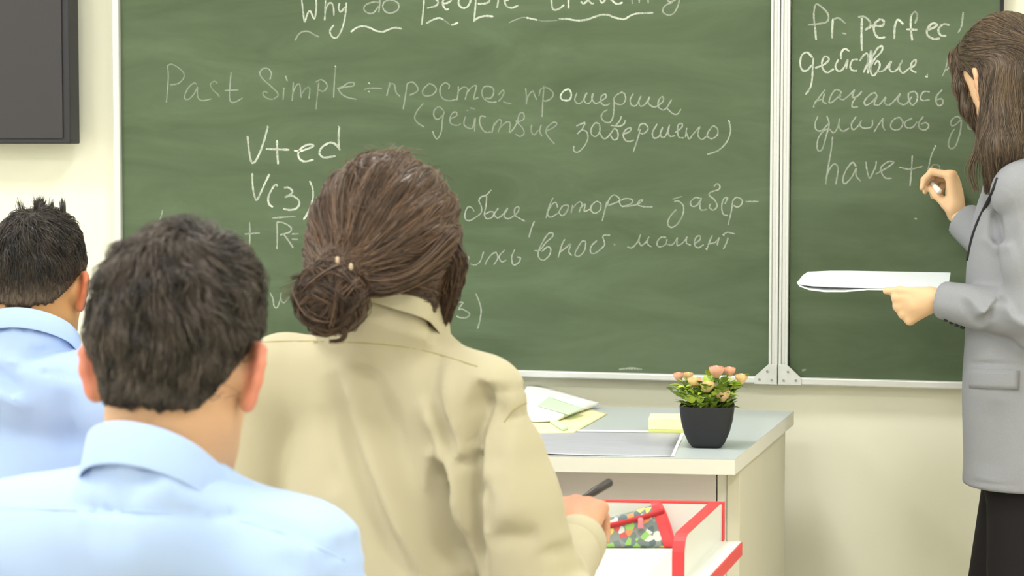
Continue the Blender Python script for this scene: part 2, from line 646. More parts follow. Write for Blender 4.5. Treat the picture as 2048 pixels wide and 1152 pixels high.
# ------------------------------------------------------------------ the room
T = 0.12
structure(box('floor', (XL - T, YBACK - T, -0.1), (XR + T, WALL_Y + T, 0.0), M['floor']))
structure(box('ceiling', (XL - T, YBACK - T, CEIL), (XR + T, WALL_Y + T, CEIL + 0.1), M['ceil']))
structure(box('wall_front', (XL - T, WALL_Y, 0), (XR + T, WALL_Y + T, CEIL), M['wall']))
structure(box('wall_back', (XL - T, YBACK - T, 0), (XR + T, YBACK, CEIL), M['wall']))
structure(box('wall_right', (XR, YBACK, 0), (XR + T, WALL_Y, CEIL), M['wall']))
WIN = [(-1.6, 0.0), (0.7, 2.3), (3.0, 4.6)]
WZ0, WZ1 = 0.9, 2.6
pcs = [box_vf((XL - T, YBACK, 0), (XL, WALL_Y, WZ0)), box_vf((XL - T, YBACK, WZ1), (XL, WALL_Y, CEIL))]
ys = [YBACK] + [y for w in WIN for y in w] + [WALL_Y]
for i in range(0, len(ys), 2):
    pcs.append(box_vf((XL - T, ys[i], WZ0), (XL, ys[i + 1], WZ1)))
v, q = join_vf(pcs)
structure(link_mesh('wall_left', v, q, M['wall']))
for i, (y0, y1) in enumerate(WIN):
    w = 0.06
    fr = join_vf([box_vf((XL - 0.09, y0, WZ0), (XL - 0.03, y1, WZ0 + w)), box_vf((XL - 0.09, y0, WZ1 - w), (XL - 0.03, y1, WZ1)),
                  box_vf((XL - 0.09, y0, WZ0 + w), (XL - 0.03, y0 + w, WZ1 - w)), box_vf((XL - 0.09, y1 - w, WZ0 + w), (XL - 0.03, y1, WZ1 - w)),
                  box_vf((XL - 0.09, (y0 + y1) / 2 - 0.03, WZ0 + w), (XL - 0.03, (y0 + y1) / 2 + 0.03, WZ1 - w))])
    wo = structure(link_mesh('window_%d' % (i + 1), fr[0], fr[1], M['lam']))
    box('window_pane', (XL - 0.065, y0 + w, WZ0 + w), (XL - 0.060, y1 - w, WZ1 - w), M['glass'], wo)
    box('window_sill', (XL, y0 - 0.05, WZ0 - 0.03), (XL + 0.14, y1 + 0.05, WZ0), M['lam'], wo, 0.004)
    ld = bpy.data.lights.new('daylight', 'AREA')
    ld.shape = 'RECTANGLE'; ld.size = WZ1 - WZ0; ld.size_y = y1 - y0
    ld.cycles.is_portal = True
    lo = bpy.data.objects.new('daylight_portal', ld)
    COL.objects.link(lo)
    lo.location = (XL - T - 0.01, (y0 + y1) / 2, (WZ0 + WZ1) / 2)
    lo.rotation_euler = (0, -math.pi / 2, 0)
    part(lo, wo)
structure(box('baseboard_front', (XL, WALL_Y - 0.015, 0), (XR, WALL_Y, 0.08), M['lam'], None, 0.004))

# ceiling lamps: flush panels, each with its own light
k = 0
for x in (-3.4, -1.2, 1.0):
    for y in (-1.2, 1.3, 3.75):
        t = thing('ceiling_light', 'square white ceiling light panel in the rows above the desks', 'ceiling light', (x, y, CEIL), 'ceiling light panels')
        s = 0.3
        fv = join_vf([box_vf((x - s, y - s, CEIL - 0.03), (x + s, y - s + 0.02, CEIL)), box_vf((x - s, y + s - 0.02, CEIL - 0.03), (x + s, y + s, CEIL)),
                      box_vf((x - s, y - s + 0.02, CEIL - 0.03), (x - s + 0.02, y + s - 0.02, CEIL)), box_vf((x + s - 0.02, y - s + 0.02, CEIL - 0.03), (x + s, y + s - 0.02, CEIL))])
        link_mesh('frame', fv[0], fv[1], M['lam'], t)
        box('diffuser', (x - s + 0.02, y - s + 0.02, CEIL - 0.025), (x + s - 0.02, y + s - 0.02, CEIL - 0.005), M['lamp'], t)
        ld = bpy.data.lights.new('panel_light', 'AREA')
        ld.shape = 'SQUARE'; ld.size = 0.56
        ld.energy = LAMP_W
        ld.color = (1.0, 0.985, 0.95)
        lo = bpy.data.objects.new('panel_light', ld)
        COL.objects.link(lo)
        lo.location = (x, y, CEIL - 0.034)
        part(lo, t)

# ------------------------------------------------------------------ chalkboard
BY = WALL_Y - 0.035                     # writing surface
def bx(px, py=400):
    return on_y(px, py, BY)[0]
BZ0 = on_y(1250, 745, BY)[2]            # lower edge of the green
BZ1 = BZ0 + 1.02
xL, xM = bx(244), bx(1540)
xW0, xW1 = bx(1581), bx(2001, 5)
RAIL = 0.016
chb = thing('chalkboard', 'green chalkboard with pale metal frame, written on in white chalk, on the front wall', 'chalkboard', ((xL + xW1) / 2, WALL_Y, BZ0))
mp_ = box('main_panel', (xL, BY, BZ0), (xM, WALL_Y - 0.004, BZ1), M['board'], chb)
wp_ = box('wing_panel', (xW0, BY, BZ0), (xW1, WALL_Y - 0.004, BZ1), M['board'], chb)
xl0 = bx(231)
box('side_rail', (xl0, BY - 0.012, BZ0 - RAIL), (xL + 0.001, WALL_Y, BZ1 + RAIL), M['alu'], chb, 0.003)
box('top_rail', (xL, BY - 0.012, BZ1), (xW1, WALL_Y, BZ1 + RAIL), M['alu'], chb, 0.003)
xP0, xP1 = bx(1541), bx(1579)
xPm = (xP0 + xP1) / 2
box('bottom_rail', (xL, BY - 0.014, BZ0 - RAIL), (xPm - 0.001, WALL_Y, BZ0), M['alu'], chb, 0.003)
box('bottom_rail', (xPm + 0.001, BY - 0.014, BZ0 - RAIL - 0.001), (xW1, WALL_Y, BZ0), M['alu'], chb, 0.003)
box('side_rail', (xW1, BY - 0.004, BZ0 - RAIL), (xW1 + 0.006, WALL_Y, BZ1 + RAIL), M['jacket_dark'], chb)
# the two middle posts side by side, each with a groove
for a, b in ((xP0, xPm - 0.0012), (xPm + 0.0012, xP1)):
    w = b - a
    fv = join_vf([box_vf((a, BY - 0.012, BZ0 - RAIL), (a + w * 0.28, WALL_Y, BZ1 + RAIL)), box_vf((a + w * 0.28, BY - 0.008, BZ0 - RAIL), (b - w * 0.28, WALL_Y, BZ1 + RAIL)),
                  box_vf((b - w * 0.28, BY - 0.012, BZ0 - RAIL), (b, WALL_Y, BZ1 + RAIL))])
    o = link_mesh('middle_post', fv[0], fv[1], M['alu'], chb)
    bevel(o, 0.0015)
box('post_gap', (xPm - 0.0012, BY - 0.004, BZ0 - RAIL), (xPm + 0.0012, WALL_Y, BZ1 + RAIL), M['alu_dark'], chb)
def corner(sign):
    z0 = BZ0 - RAIL - 0.001
    x0 = xPm + sign * 0.0015
    y = BY - 0.0145
    pts = [(0, 0), (0.052, 0), (0.052, 0.017), (0.020, 0.046), (0.0, 0.046)]
    poly = [np.array((x0 + sign * a, y, z0 + c)) for a, c in pts]
    o = prism('corner_bracket', poly, (0, -0.003, 0), M['zinc'], chb, 0.0008)
    for a, c in ((0.012, 0.010), (0.040, 0.011), (0.022, 0.030)):
        p = np.array((x0 + sign * a, y - 0.003, z0 + c))
        mesh_part('screw', tube_vf([p + (0, 0.001, 0), p - (0, 0.0015, 0)], 0.0028, 10), M['alu_dark'], o, False)
corner(-1); corner(1)

# chalk handwriting: pen paths, each list in the units of the close-up it was read from
def chalk_line(name, panel, groups, label):
    """one mesh per word: strokes that come near each other belong together"""
    items = []
    for (ox, oy, sc), kind, w, strokes in groups:
        for st in strokes:
            px = np.array([(ox + x / sc, oy + y / sc) for x, y in st])
            items.append((px, kind, w, px.min(0) - 8, px.max(0) + 8))
    grp = list(range(len(items)))
    def find(i):
        while grp[i] != i:
            i = grp[i]
        return i
    for i in range(len(items)):
        for j in range(i):
            a, b = items[i], items[j]
            if (a[3] <= b[4]).all() and (b[3] <= a[4]).all():
                grp[find(i)] = find(j)
    for g in sorted(set(find(i) for i in range(len(items)))):
        VV, FF, MI, ms = [], [], [], []
        for k, (px, kind, w, _, _) in enumerate(items):
            if find(k) != g:
                continue
            if CH[kind] not in ms:
                ms.append(CH[kind])
            pts = [on_y(x, y, BY - 0.0006) for x, y in px]
            if len(pts) == 1:
                pts = [pts[0] - (0.001, 0, 0.001), pts[0] + (0.001, 0, 0.001)]
            c = catmull(pts, 6)
            n0, L = len(VV), len(c)
            jit = RNG.uniform(0.75, 1.2, L)
            for i, p in enumerate(c):
                d = c[min(i + 1, L - 1)] - c[max(i - 1, 0)]
                d = d / (np.linalg.norm(d) + 1e-9)
                nrm = np.array((-d[2], 0, d[0]))
                ww = w * 0.5 * jit[i] * (0.8 if i in (0, L - 1) else 1)
                VV.append(p + nrm * ww); VV.append(p - nrm * ww)
            for i in range(L - 1):
                a = n0 + 2 * i
                FF.append((a, a + 1, a + 3, a + 2)); MI.append(ms.index(CH[kind]))
        o = link_mesh(name, VV, FF, ms, None, False, label)
        o.data.polygons.foreach_set('material_index', MI)
        part(o, panel)

Z64 = 6.4
A1, A2, A3 = (560, 0, Z64), (840, 0, Z64), (1080, 0, Z64)
chalk_line('chalk_writing', mp_, [
    (A1, 'b', .0042, [[(265, -120), (290, 100), (315, 280), (345, 190), (385, 140), (440, 240), (465, 100), (460, -80)],
        [(585, -150), (580, 100), (572, 260)], [(585, 130), (620, 50), (660, 40), (685, 100), (690, 200)],
        [(760, 40), (750, 110), (780, 150), (830, 90)], [(850, 30), (835, 200), (800, 350), (740, 470), (680, 480), (640, 420), (650, 370), (690, 320)],
        [(905, 410), (980, 355), (1060, 335), (1150, 355), (1230, 395), (1320, 405), (1400, 375), (1480, 355), (1560, 370)]]),
    (A1, 'm', .0038, [[(195, 520), (230, 450), (290, 405), (370, 405), (430, 440), (500, 475)],
        [(1270, 30), (1200, 25), (1100, 60), (1075, 120), (1130, 170), (1200, 160), (1260, 80)], [(1290, -150), (1275, 60), (1265, 160)],
        [(1310, 80), (1340, 20), (1430, 0), (1510, 40), (1520, 100), (1490, 140), (1410, 170), (1340, 140), (1310, 80)]]),
    (A2, 'b', .0044, [[(55, -60), (40, 150), (20, 320)], [(60, -60), (160, -40), (230, 20), (200, 75), (90, 105)],
        [(80, 300), (150, 260), (240, 230), (300, 250)], [(400, 320), (440, 310), (490, 285)],
        [(280, 40), (340, 40), (400, 0), (370, -40), (310, -20), (290, 50), (330, 120), (370, 115)],
        [(500, -20), (495, 50), (540, 100), (600, 90), (640, 30), (640, -30), (580, -60), (510, -30)],
        [(720, -60), (705, 130), (690, 280)], [(720, -60), (830, -70), (890, 0), (850, 40), (740, 50)], [(690, 270), (740, 230), (830, 205), (940, 210)],
        [(1010, -150), (1000, 20), (985, 100)], [(1070, 20), (1130, -10), (1110, -60), (1080, 0), (1110, 80), (1180, 100), (1260, 70)],
        [(1360, 225), (1430, 240), (1500, 255)]]),
    (A2, 'f', .003, [[(1140, 290), (1220, 255), (1300, 225), (1370, 225)], [(1500, 255), (1600, 270), (1760, 262)], [(300, 250), (350, 290), (380, 315)]]),
    (A3, 'b', .0044, [[(150, -150), (150, 60), (180, 125), (240, 115), (310, 60)], [(365, -60), (365, 110)], [(370, -20), (410, -50)],
        [(520, 20), (560, 45), (610, 0), (620, -40)], [(620, 0), (660, 45), (690, 40)], [(760, -30), (790, 35), (830, 0), (840, -40)],
        [(900, 0), (960, -20), (940, -50), (930, 10), (990, 50), (1060, 30)],
        [(240, 245), (340, 240), (420, 255), (500, 262), (600, 250), (700, 215), (790, 190), (870, 190), (930, 215), (1000, 235), (1080, 245), (1140, 210), (1210, 180), (1300, 170), (1450, 165)]]),
    (A3, 'm', .0036, [[(1180, -100), (1180, 50)], [(1270, -40), (1270, 40)], [(1385, -40), (1385, 40)], [(1280, -30), (1330, -50), (1385, -20)],
        [(1790, -60), (1770, 60), (1720, 160), (1650, 195), (1580, 160), (1575, 110), (1620, 60), (1700, 30)], [(1720, -60), (1640, -40), (1650, 20), (1740, 0)]]),
], 'underlined title line in chalk along the top of the board')

B1, B2, B3, B4, B5 = (310, 100, Z64), (600, 100, Z64), (820, 140, Z64), (1040, 140, Z64), (1180, 140, Z64)
chalk_line('chalk_writing', mp_, [
    (B1, 'f', .0034, [[(155, 190), (170, 300), (165, 450), (145, 670)], [(155, 215), (200, 180), (290, 220), (370, 300), (360, 370), (290, 430), (190, 445)],
        [(530, 440), (500, 420), (430, 480), (380, 580), (390, 630), (440, 625), (500, 560), (545, 480)], [(545, 470), (545, 590), (580, 640), (640, 645), (720, 625)],
        [(800, 430), (760, 400), (710, 440), (740, 510), (800, 560), (825, 600)], [(975, 280), (960, 450), (955, 620), (985, 670), (1040, 660), (1120, 615)], [(890, 520), (1070, 510)],
        [(1470, 380), (1490, 300), (1450, 240), (1380, 240), (1340, 300), (1390, 380), (1480, 460), (1560, 540), (1570, 590), (1500, 630), (1420, 610), (1380, 560), (1400, 530), (1440, 550)],
        [(1670, 330), (1695, 400)], [(1650, 480), (1640, 640)], [(1770, 410), (1765, 540), (1755, 650)], [(1760, 560), (1800, 470), (1840, 430), (1860, 480), (1870, 610)], [(1880, 560), (1930, 490), (1980, 490), (1970, 630)]]),
    (B2, 'f', .0034, [[(240, 420), (225, 550), (205, 760)], [(200, 410), (270, 380), (340, 430), (340, 490), (290, 530), (240, 510)], [(455, 215), (440, 400), (430, 610)],
        [(475, 495), (560, 460), (620, 420), (690, 420), (680, 460), (600, 470), (500, 500), (540, 570), (620, 610), (720, 630)], [(820, 510), (880, 490), (1050, 490)],
        [(1150, 410), (1135, 480), (1110, 590)], [(1130, 500), (1170, 430), (1210, 450), (1230, 540), (1280, 595)], [(1375, 420), (1350, 580), (1320, 760)],
        [(1370, 430), (1440, 410), (1500, 470), (1500, 530), (1400, 580)], [(1640, 440), (1580, 500), (1570, 560), (1620, 590), (1700, 570), (1745, 510), (1720, 460), (1660, 430), (1640, 440)],
        [(1900, 500), (1910, 450), (1860, 420), (1800, 470), (1795, 560), (1840, 630), (1920, 650), (2000, 630)]]),
    (B2, 'b', .005, [[(455, 212)], [(885, 425)], [(880, 530)]]),
    (B3, 'f', .0034, [[(620, 210), (615, 300), (600, 390)], [(620, 270), (680, 220), (740, 240), (720, 320), (705, 380)], [(740, 280), (790, 220), (850, 200), (830, 300), (820, 370), (880, 350)],
        [(1020, 215), (960, 210), (920, 270), (940, 360), (1020, 410), (1110, 410)], [(980, 200), (1060, 230), (1070, 300), (1030, 360), (960, 360)],
        [(1130, 320), (1190, 260), (1200, 300), (1170, 360), (1130, 400)], [(1190, 405), (1250, 425), (1300, 425)],
        [(1480, 230), (1490, 330), (1490, 440)], [(1490, 420), (1520, 320), (1570, 270), (1590, 310), (1620, 380)], [(1715, 200), (1700, 400), (1690, 600)],
        [(1650, 330), (1680, 240), (1760, 230), (1830, 290), (1820, 350), (1750, 395), (1700, 390)]]),
    (B4, 'b', .004, [[(620, 240), (560, 270), (520, 330), (540, 380), (620, 390), (655, 340), (650, 280), (620, 240)]]),
    (B4, 'm', .0034, [[(730, 290), (700, 380), (740, 430), (800, 400), (850, 290)], [(860, 290), (820, 380), (860, 430), (910, 400), (940, 300)],
        [(930, 300), (920, 370), (970, 430), (1030, 400), (1100, 350), (1090, 310), (1040, 340), (1040, 420), (1090, 455), (1150, 430)],
        [(1320, 280), (1250, 310), (1200, 370), (1230, 430), (1310, 440), (1350, 380), (1340, 310), (1300, 280)],
        [(1200, 350), (1205, 450), (1190, 600), (1150, 670), (1080, 660), (1040, 600), (1070, 540), (1120, 510)],
        [(1450, 300), (1410, 380), (1430, 450), (1490, 450), (1550, 330)], [(1550, 330), (1520, 400), (1540, 460), (1600, 440), (1660, 340)],
        [(1660, 340), (1640, 420), (1700, 470), (1760, 460), (1830, 400), (1830, 340), (1780, 380), (1770, 470), (1830, 515)], [(1940, 380), (1880, 480), (1830, 515)],
        [(1880, 490), (1960, 560), (2020, 560), (2060, 500)]]),
], 'long chalk line starting with Past Simple')
chalk_line('chalk_writing', mp_, [
    (B3, 'f', .0034, [[(170, 430), (100, 510), (60, 600), (90, 670), (180, 730)], [(430, 520), (370, 470), (310, 520), (310, 600), (360, 630), (430, 570)],
        [(440, 530), (415, 640), (400, 790), (350, 880), (310, 840), (290, 780)], [(520, 620), (590, 590), (600, 550), (560, 540), (515, 600), (520, 680), (590, 710), (650, 690)],
        [(710, 590), (690, 690), (740, 740), (800, 740), (830, 620)], [(835, 610), (825, 790)], [(735, 520)], [(770, 485), (830, 500)],
        [(970, 600), (910, 590), (890, 660), (920, 750), (980, 800), (1040, 790)], [(1080, 670), (1050, 800)], [(1070, 720), (1130, 640), (1170, 660), (1130, 800)],
        [(1150, 740), (1230, 670), (1280, 680), (1270, 800)], [(1280, 800), (1340, 730), (1380, 640), (1400, 560), (1450, 550), (1460, 620), (1400, 660), (1350, 650)],
        [(1350, 650), (1440, 740), (1460, 810), (1410, 850), (1350, 820)], [(1560, 700), (1550, 780), (1590, 830), (1640, 770)], [(1680, 700), (1660, 780), (1690, 850)],
        [(1740, 780), (1830, 740), (1880, 690), (1840, 670), (1760, 730), (1740, 800), (1780, 870), (1850, 945)]]),
    (B4, 'm', .0034, [[(720, 720), (780, 690), (835, 670)], [(730, 820), (790, 770), (850, 790), (870, 870), (820, 980), (740, 1050), (690, 1030), (690, 970)], [(790, 770), (835, 680)],
        [(1020, 690), (960, 680), (910, 760), (920, 830), (970, 850), (1020, 790), (1020, 700)], [(1020, 800), (1060, 870), (1110, 870), (1170, 800), (1210, 750), (1250, 790), (1250, 870), (1200, 895), (1160, 840)],
        [(1210, 720), (1270, 660), (1300, 590)], [(1160, 710), (1270, 720), (1330, 690), (1350, 640)],
        [(1320, 820), (1400, 790), (1420, 740), (1360, 760), (1320, 830), (1350, 900), (1410, 915), (1460, 895)], [(1540, 760), (1500, 900), (1450, 1050)],
        [(1510, 780), (1540, 700), (1600, 690), (1640, 750), (1590, 810), (1530, 810)]]),
    (B5, 'm', .0034, [[(860, 690), (800, 800), (820, 870), (880, 850), (930, 740)], [(930, 730), (900, 810), (920, 860), (970, 840), (1020, 700)], [(1020, 710), (1000, 800), (1030, 850), (1090, 840)],
        [(1090, 800), (1170, 740), (1180, 690), (1130, 700), (1120, 790), (1140, 860), (1200, 870)], [(1240, 740), (1220, 860)], [(1230, 800), (1270, 880), (1320, 820), (1410, 720)],
        [(1410, 720), (1380, 830), (1430, 890), (1490, 850)], [(1530, 760), (1500, 840), (1560, 880), (1630, 830), (1630, 750), (1570, 720), (1520, 790)],
        [(1780, 660), (1800, 780), (1750, 920), (1640, 1030), (1500, 1080)]]),
    (B5, 'b', .005, [[(1780, 655)]]),
], 'chalk line in brackets below the Past Simple line')

C1, C2 = (460, 230, Z64), (460, 330, Z64)
chalk_line('chalk_writing', mp_, [
    (C1, 'b', .0050, [[(225, 270), (240, 430), (270, 590), (305, 610), (360, 530), (430, 350), (485, 150)], [(460, 435), (760, 445)], [(600, 320), (605, 480), (615, 630)],
        [(820, 455), (900, 460), (1000, 430), (1070, 395), (1020, 375), (930, 410), (875, 480), (890, 560), (960, 595), (1070, 570)],
        [(1410, 450), (1350, 375), (1280, 355), (1180, 410), (1145, 490), (1190, 540), (1260, 540), (1350, 525)], [(1398, 155), (1390, 300), (1395, 440)]]),
    (C1, 'b', .007, [[(1398, 155)], [(485, 150)], [(226, 285)]]),
], 'bright chalk reading V+ed')
chalk_line('chalk_writing', mp_, [
    (C2, 'b', .0048, [[(285, 105), (290, 260), (310, 380), (340, 450), (390, 360), (440, 250), (505, 115)], [(610, 270), (580, 250), (530, 320), (490, 420), (500, 500), (550, 540)],
        [(690, 290), (750, 290), (800, 340), (760, 385), (700, 415)], [(700, 415), (780, 390), (860, 430), (890, 490), (850, 555), (770, 575), (680, 560)],
        [(1020, 205), (1060, 310), (1060, 420), (1030, 540), (980, 640), (940, 700)]]),
    (C2, 'm', .004, [[(540, 680), (840, 655)], [(250, 730), (255, 880), (250, 1040)], [(190, 885), (380, 870)], [(100, 940), (160, 950)], [(600, 730), (605, 900), (600, 1080)],
        [(600, 730), (680, 740), (780, 800), (760, 860), (640, 895)], [(690, 890), (750, 970), (810, 1060)], [(790, 885), (880, 880)], [(790, 950), (870, 950)]]),
    ((300, 420, 4.8), 'm', .0036, [[(1150, 790), (1180, 850), (1190, 920), (1220, 935), (1250, 860), (1260, 790)], [(1250, 830), (1280, 890), (1340, 840)], [(120, 0), (110, 50), (95, 100)]]),
], 'bright chalk reading V(3) with a plus and letters below it')
D1, D2, D3 = (900, 350, Z64), (1060, 350, Z64), (1220, 350, Z64)
chalk_line('chalk_writing', mp_, [
    (D1, 'm', .0034, [[(310, 470), (280, 420), (230, 410), (195, 480), (195, 560), (250, 585), (330, 540), (400, 480), (400, 400), (370, 330), (400, 280), (460, 260), (530, 190)],
        [(470, 270), (460, 400), (440, 500), (470, 560), (540, 540), (560, 480), (510, 470), (450, 500)], [(620, 420), (570, 500), (610, 550), (680, 500), (740, 420)],
        [(740, 430), (690, 520), (740, 560), (810, 530)], [(810, 530), (870, 470), (880, 410), (830, 430), (830, 510), (880, 550), (960, 590)], [(1080, 590), (1040, 690), (1010, 800)],
        [(1320, 290), (1270, 400), (1230, 550)], [(1380, 420), (1350, 350), (1290, 400), (1250, 500), (1290, 540), (1380, 490)], [(1390, 480), (1440, 400), (1510, 390), (1500, 460), (1440, 520), (1390, 480)],
        [(1570, 380), (1550, 490)], [(1560, 440), (1640, 350), (1690, 370), (1650, 480)], [(1660, 430), (1730, 370), (1720, 460), (1790, 440)], [(1800, 400), (1870, 340), (1930, 370), (1920, 450), (1850, 490), (1800, 440), (1820, 380)]]),
    (D2, 'm', .0034, [[(985, 340), (950, 480), (925, 590)], [(980, 400), (1020, 300), (1080, 255), (1150, 310), (1110, 350), (1000, 390)], [(1150, 330), (1230, 300), (1310, 320), (1290, 370), (1180, 400), (1140, 340)],
        [(1180, 405), (1320, 390), (1400, 360), (1440, 320), (1400, 330), (1380, 380), (1450, 405), (1570, 410)]]),
    (D3, 'm', .0034, [[(820, 340), (880, 335), (940, 400), (930, 510), (860, 630), (780, 670), (740, 620), (770, 530), (850, 440)], [(1160, 300), (1090, 290), (1030, 350), (1050, 400), (1110, 390), (1150, 330)],
        [(1170, 290), (1150, 390), (1170, 450), (1240, 440)], [(1330, 150), (1370, 110), (1410, 150), (1380, 190), (1290, 220), (1270, 260), (1340, 320), (1370, 400), (1320, 450), (1270, 410), (1290, 370)],
        [(1510, 290), (1460, 300), (1430, 400), (1450, 500), (1510, 520)], [(1470, 370), (1510, 290)], [(1570, 330), (1550, 480), (1510, 640)],
        [(1570, 330), (1620, 285), (1690, 320), (1680, 380), (1630, 410), (1580, 390)], [(1740, 340), (1900, 340)]]),
    (D3, 'f', .0034, [[(800, 310), (920, 275)]]),
], 'chalk line to the right of the head with the low bun, upper of two')
chalk_line('chalk_writing', mp_, [
    (D1, 'm', .0034, [[(430, 980), (390, 1100), (330, 1150), (260, 1140)], [(240, 1040), (230, 1120)], [(600, 990), (540, 1010), (470, 1100), (450, 1150)], [(600, 1000), (610, 1070), (560, 1150)],
        [(700, 960), (630, 1040), (660, 1110), (720, 1090)], [(830, 950), (790, 1050), (810, 1150), (880, 1120), (900, 1060), (860, 1050)],
        [(1080, 970), (1150, 960), (1230, 860), (1310, 790), (1310, 740), (1250, 760), (1180, 870), (1130, 980), (1140, 1060), (1200, 1090), (1270, 1030), (1290, 950), (1250, 920), (1170, 980)],
        [(1470, 820), (1430, 900), (1385, 1060)], [(1400, 990), (1470, 940), (1540, 880)], [(1550, 880), (1520, 980), (1560, 1030)], [(1740, 850), (1690, 850), (1630, 940), (1600, 1020), (1650, 1040), (1720, 970), (1740, 860)],
        [(1880, 840), (1810, 910), (1800, 990), (1860, 1000), (1950, 930), (1980, 880), (1960, 780), (2050, 770)]]),
    (D2, 'm', .005, [[(1080, 890)]]),
    (D3, 'm', .0034, [[(220, 920), (280, 930), (350, 860), (390, 760)], [(390, 760), (370, 850), (400, 910)], [(400, 910), (460, 860), (500, 790)], [(490, 810), (480, 880), (530, 920)],
        [(720, 800), (650, 800), (600, 870), (630, 920), (710, 890), (730, 820)], [(730, 890), (800, 890), (870, 800)], [(860, 810), (860, 900), (930, 870), (990, 790)], [(980, 800), (980, 870), (1040, 900)],
        [(1080, 880), (1150, 830), (1150, 780), (1100, 800), (1080, 890), (1130, 930), (1200, 890)], [(1310, 770), (1270, 860), (1235, 960)], [(1270, 880), (1350, 860), (1400, 800)], [(1400, 800), (1370, 900)],
        [(1440, 770), (1500, 735), (1600, 755)], [(1510, 800), (1490, 870), (1450, 950)]]),
    (D3, 'b', .005, [[(1455, 765)], [(1235, 950)]]),
], 'chalk line to the right of the head with the low bun, lower of two')
chalk_line('chalk_writing', mp_, [
    ((880, 560, 9.6), 'm', .0038, [[(310, 430), (440, 430), (400, 490), (360, 560), (430, 560), (540, 620), (565, 670), (510, 720), (400, 725), (320, 695)], [(690, 260), (760, 440), (790, 600), (760, 800), (720, 940)]]),
], 'chalk reading 3) just above the khaki shoulder')

E1, E2, E3, E4 = (1580, 0, Z64), (1580, 90, Z64), (1620, 200, Z64), (1548, 0, 2.88)
chalk_line('chalk_writing', wp_, [
    (E1, 'm', .0042, [[(320, 350), (305, 200), (320, 80), (350, 55), (430, 110), (490, 190), (480, 270), (400, 300), (230, 320)], [(550, 250), (620, 230), (710, 300)], [(670, 425), (720, 435)],
        [(870, 220), (940, 210), (1010, 260), (1030, 320), (960, 385)], [(1550, 200), (1600, 150), (1630, 200), (1600, 300)]]),
    (E1, 'b', .0048, [[(335, 515), (320, 350)], [(540, 490), (540, 370), (550, 240)], [(920, 230), (915, 450), (920, 650)], [(960, 385), (1060, 330), (1180, 330), (1200, 270), (1150, 250), (1080, 310), (1080, 410), (1130, 480), (1220, 475)],
        [(1335, 500), (1340, 350), (1370, 260), (1400, 260), (1450, 310)], [(1565, 520), (1545, 350), (1550, 200)], [(1490, 375), (1630, 380)],
        [(1740, 390), (1850, 350), (1880, 310), (1820, 300), (1760, 370), (1760, 450), (1840, 500), (1920, 490)], [(2040, 320), (1960, 310), (1900, 380), (1930, 450), (2000, 460)]]),
    (E4, 'm', .0038, [[(1090, 70), (1080, 150), (1060, 190)]]),
], 'chalk heading Pr. perfect at the top of the side board')
chalk_line('chalk_writing', wp_, [
    (E1, 'b', .0042, [[(290, 740), (220, 670), (150, 710), (130, 820), (160, 900), (220, 900), (280, 830)], [(300, 740), (290, 880), (285, 1000), (260, 1120), (200, 1210)],
        [(320, 870), (430, 830), (500, 760), (450, 720), (410, 790), (420, 880), (480, 930), (560, 880)], [(620, 760), (580, 850), (620, 910), (680, 880), (740, 760)], [(740, 760), (720, 880)], [(655, 760), (655, 680), (700, 625), (760, 655)],
        [(870, 760), (800, 770), (770, 850), (800, 900), (860, 905)], [(890, 780), (950, 700), (990, 690), (1000, 780), (940, 930)], [(1000, 700), (1000, 940)],
        [(1060, 720), (1120, 620), (1180, 590), (1170, 660), (1080, 760), (1030, 880), (1060, 970), (1120, 910), (1150, 830), (1120, 780), (1080, 830)],
        [(1110, 920), (1200, 900), (1300, 780)], [(1300, 780), (1270, 870), (1310, 920), (1380, 880), (1440, 770)], [(1440, 770), (1400, 860), (1440, 935), (1520, 880)],
        [(1520, 880), (1600, 830), (1610, 770), (1560, 800), (1550, 890), (1620, 930)]]),
    (E1, 'b', .008, [[(1040, 640), (1030, 800), (1010, 900)]]),
    (E1, 'b', .006, [[(1745, 990), (1752, 970)]]),
    (E1, 'm', .003, [[(1745, 985), (1765, 945)], [(2020, 720), (2000, 850), (1950, 980)], [(2060, 840), (2000, 900)]]),
], 'second chalk line of the side board, ending in a full stop')
chalk_line('chalk_writing', wp_, [
    (E2, 'm', .0036, [[(450, 570), (380, 660), (320, 740), (300, 800)], [(440, 620), (420, 720), (470, 750)], [(330, 720), (420, 690)], [(660, 600), (590, 570), (530, 640), (500, 730), (540, 730), (620, 660), (660, 600)], [(650, 640), (640, 690), (690, 700)],
        [(690, 700), (760, 640), (830, 570)], [(820, 590), (800, 670), (870, 650), (920, 590)], [(850, 660), (800, 740), (800, 795), (870, 790)], [(1120, 660), (1080, 610), (1000, 660), (950, 730), (980, 770), (1060, 720), (1110, 660)],
        [(1110, 670), (1080, 760), (1140, 770)], [(1140, 770), (1200, 700), (1230, 660)], [(1230, 670), (1210, 740), (1260, 770), (1330, 720), (1410, 620)], [(1410, 630), (1380, 710), (1430, 760), (1490, 750), (1560, 660)],
        [(1590, 590), (1520, 620), (1520, 690), (1560, 770), (1620, 720), (1630, 640), (1590, 590)], [(1790, 600), (1710, 600), (1670, 670), (1700, 710), (1790, 700)], [(1950, 570), (1880, 650), (1870, 730), (1910, 780), (1960, 740), (1940, 690), (1880, 700)]]),
], 'third chalk line of the side board')
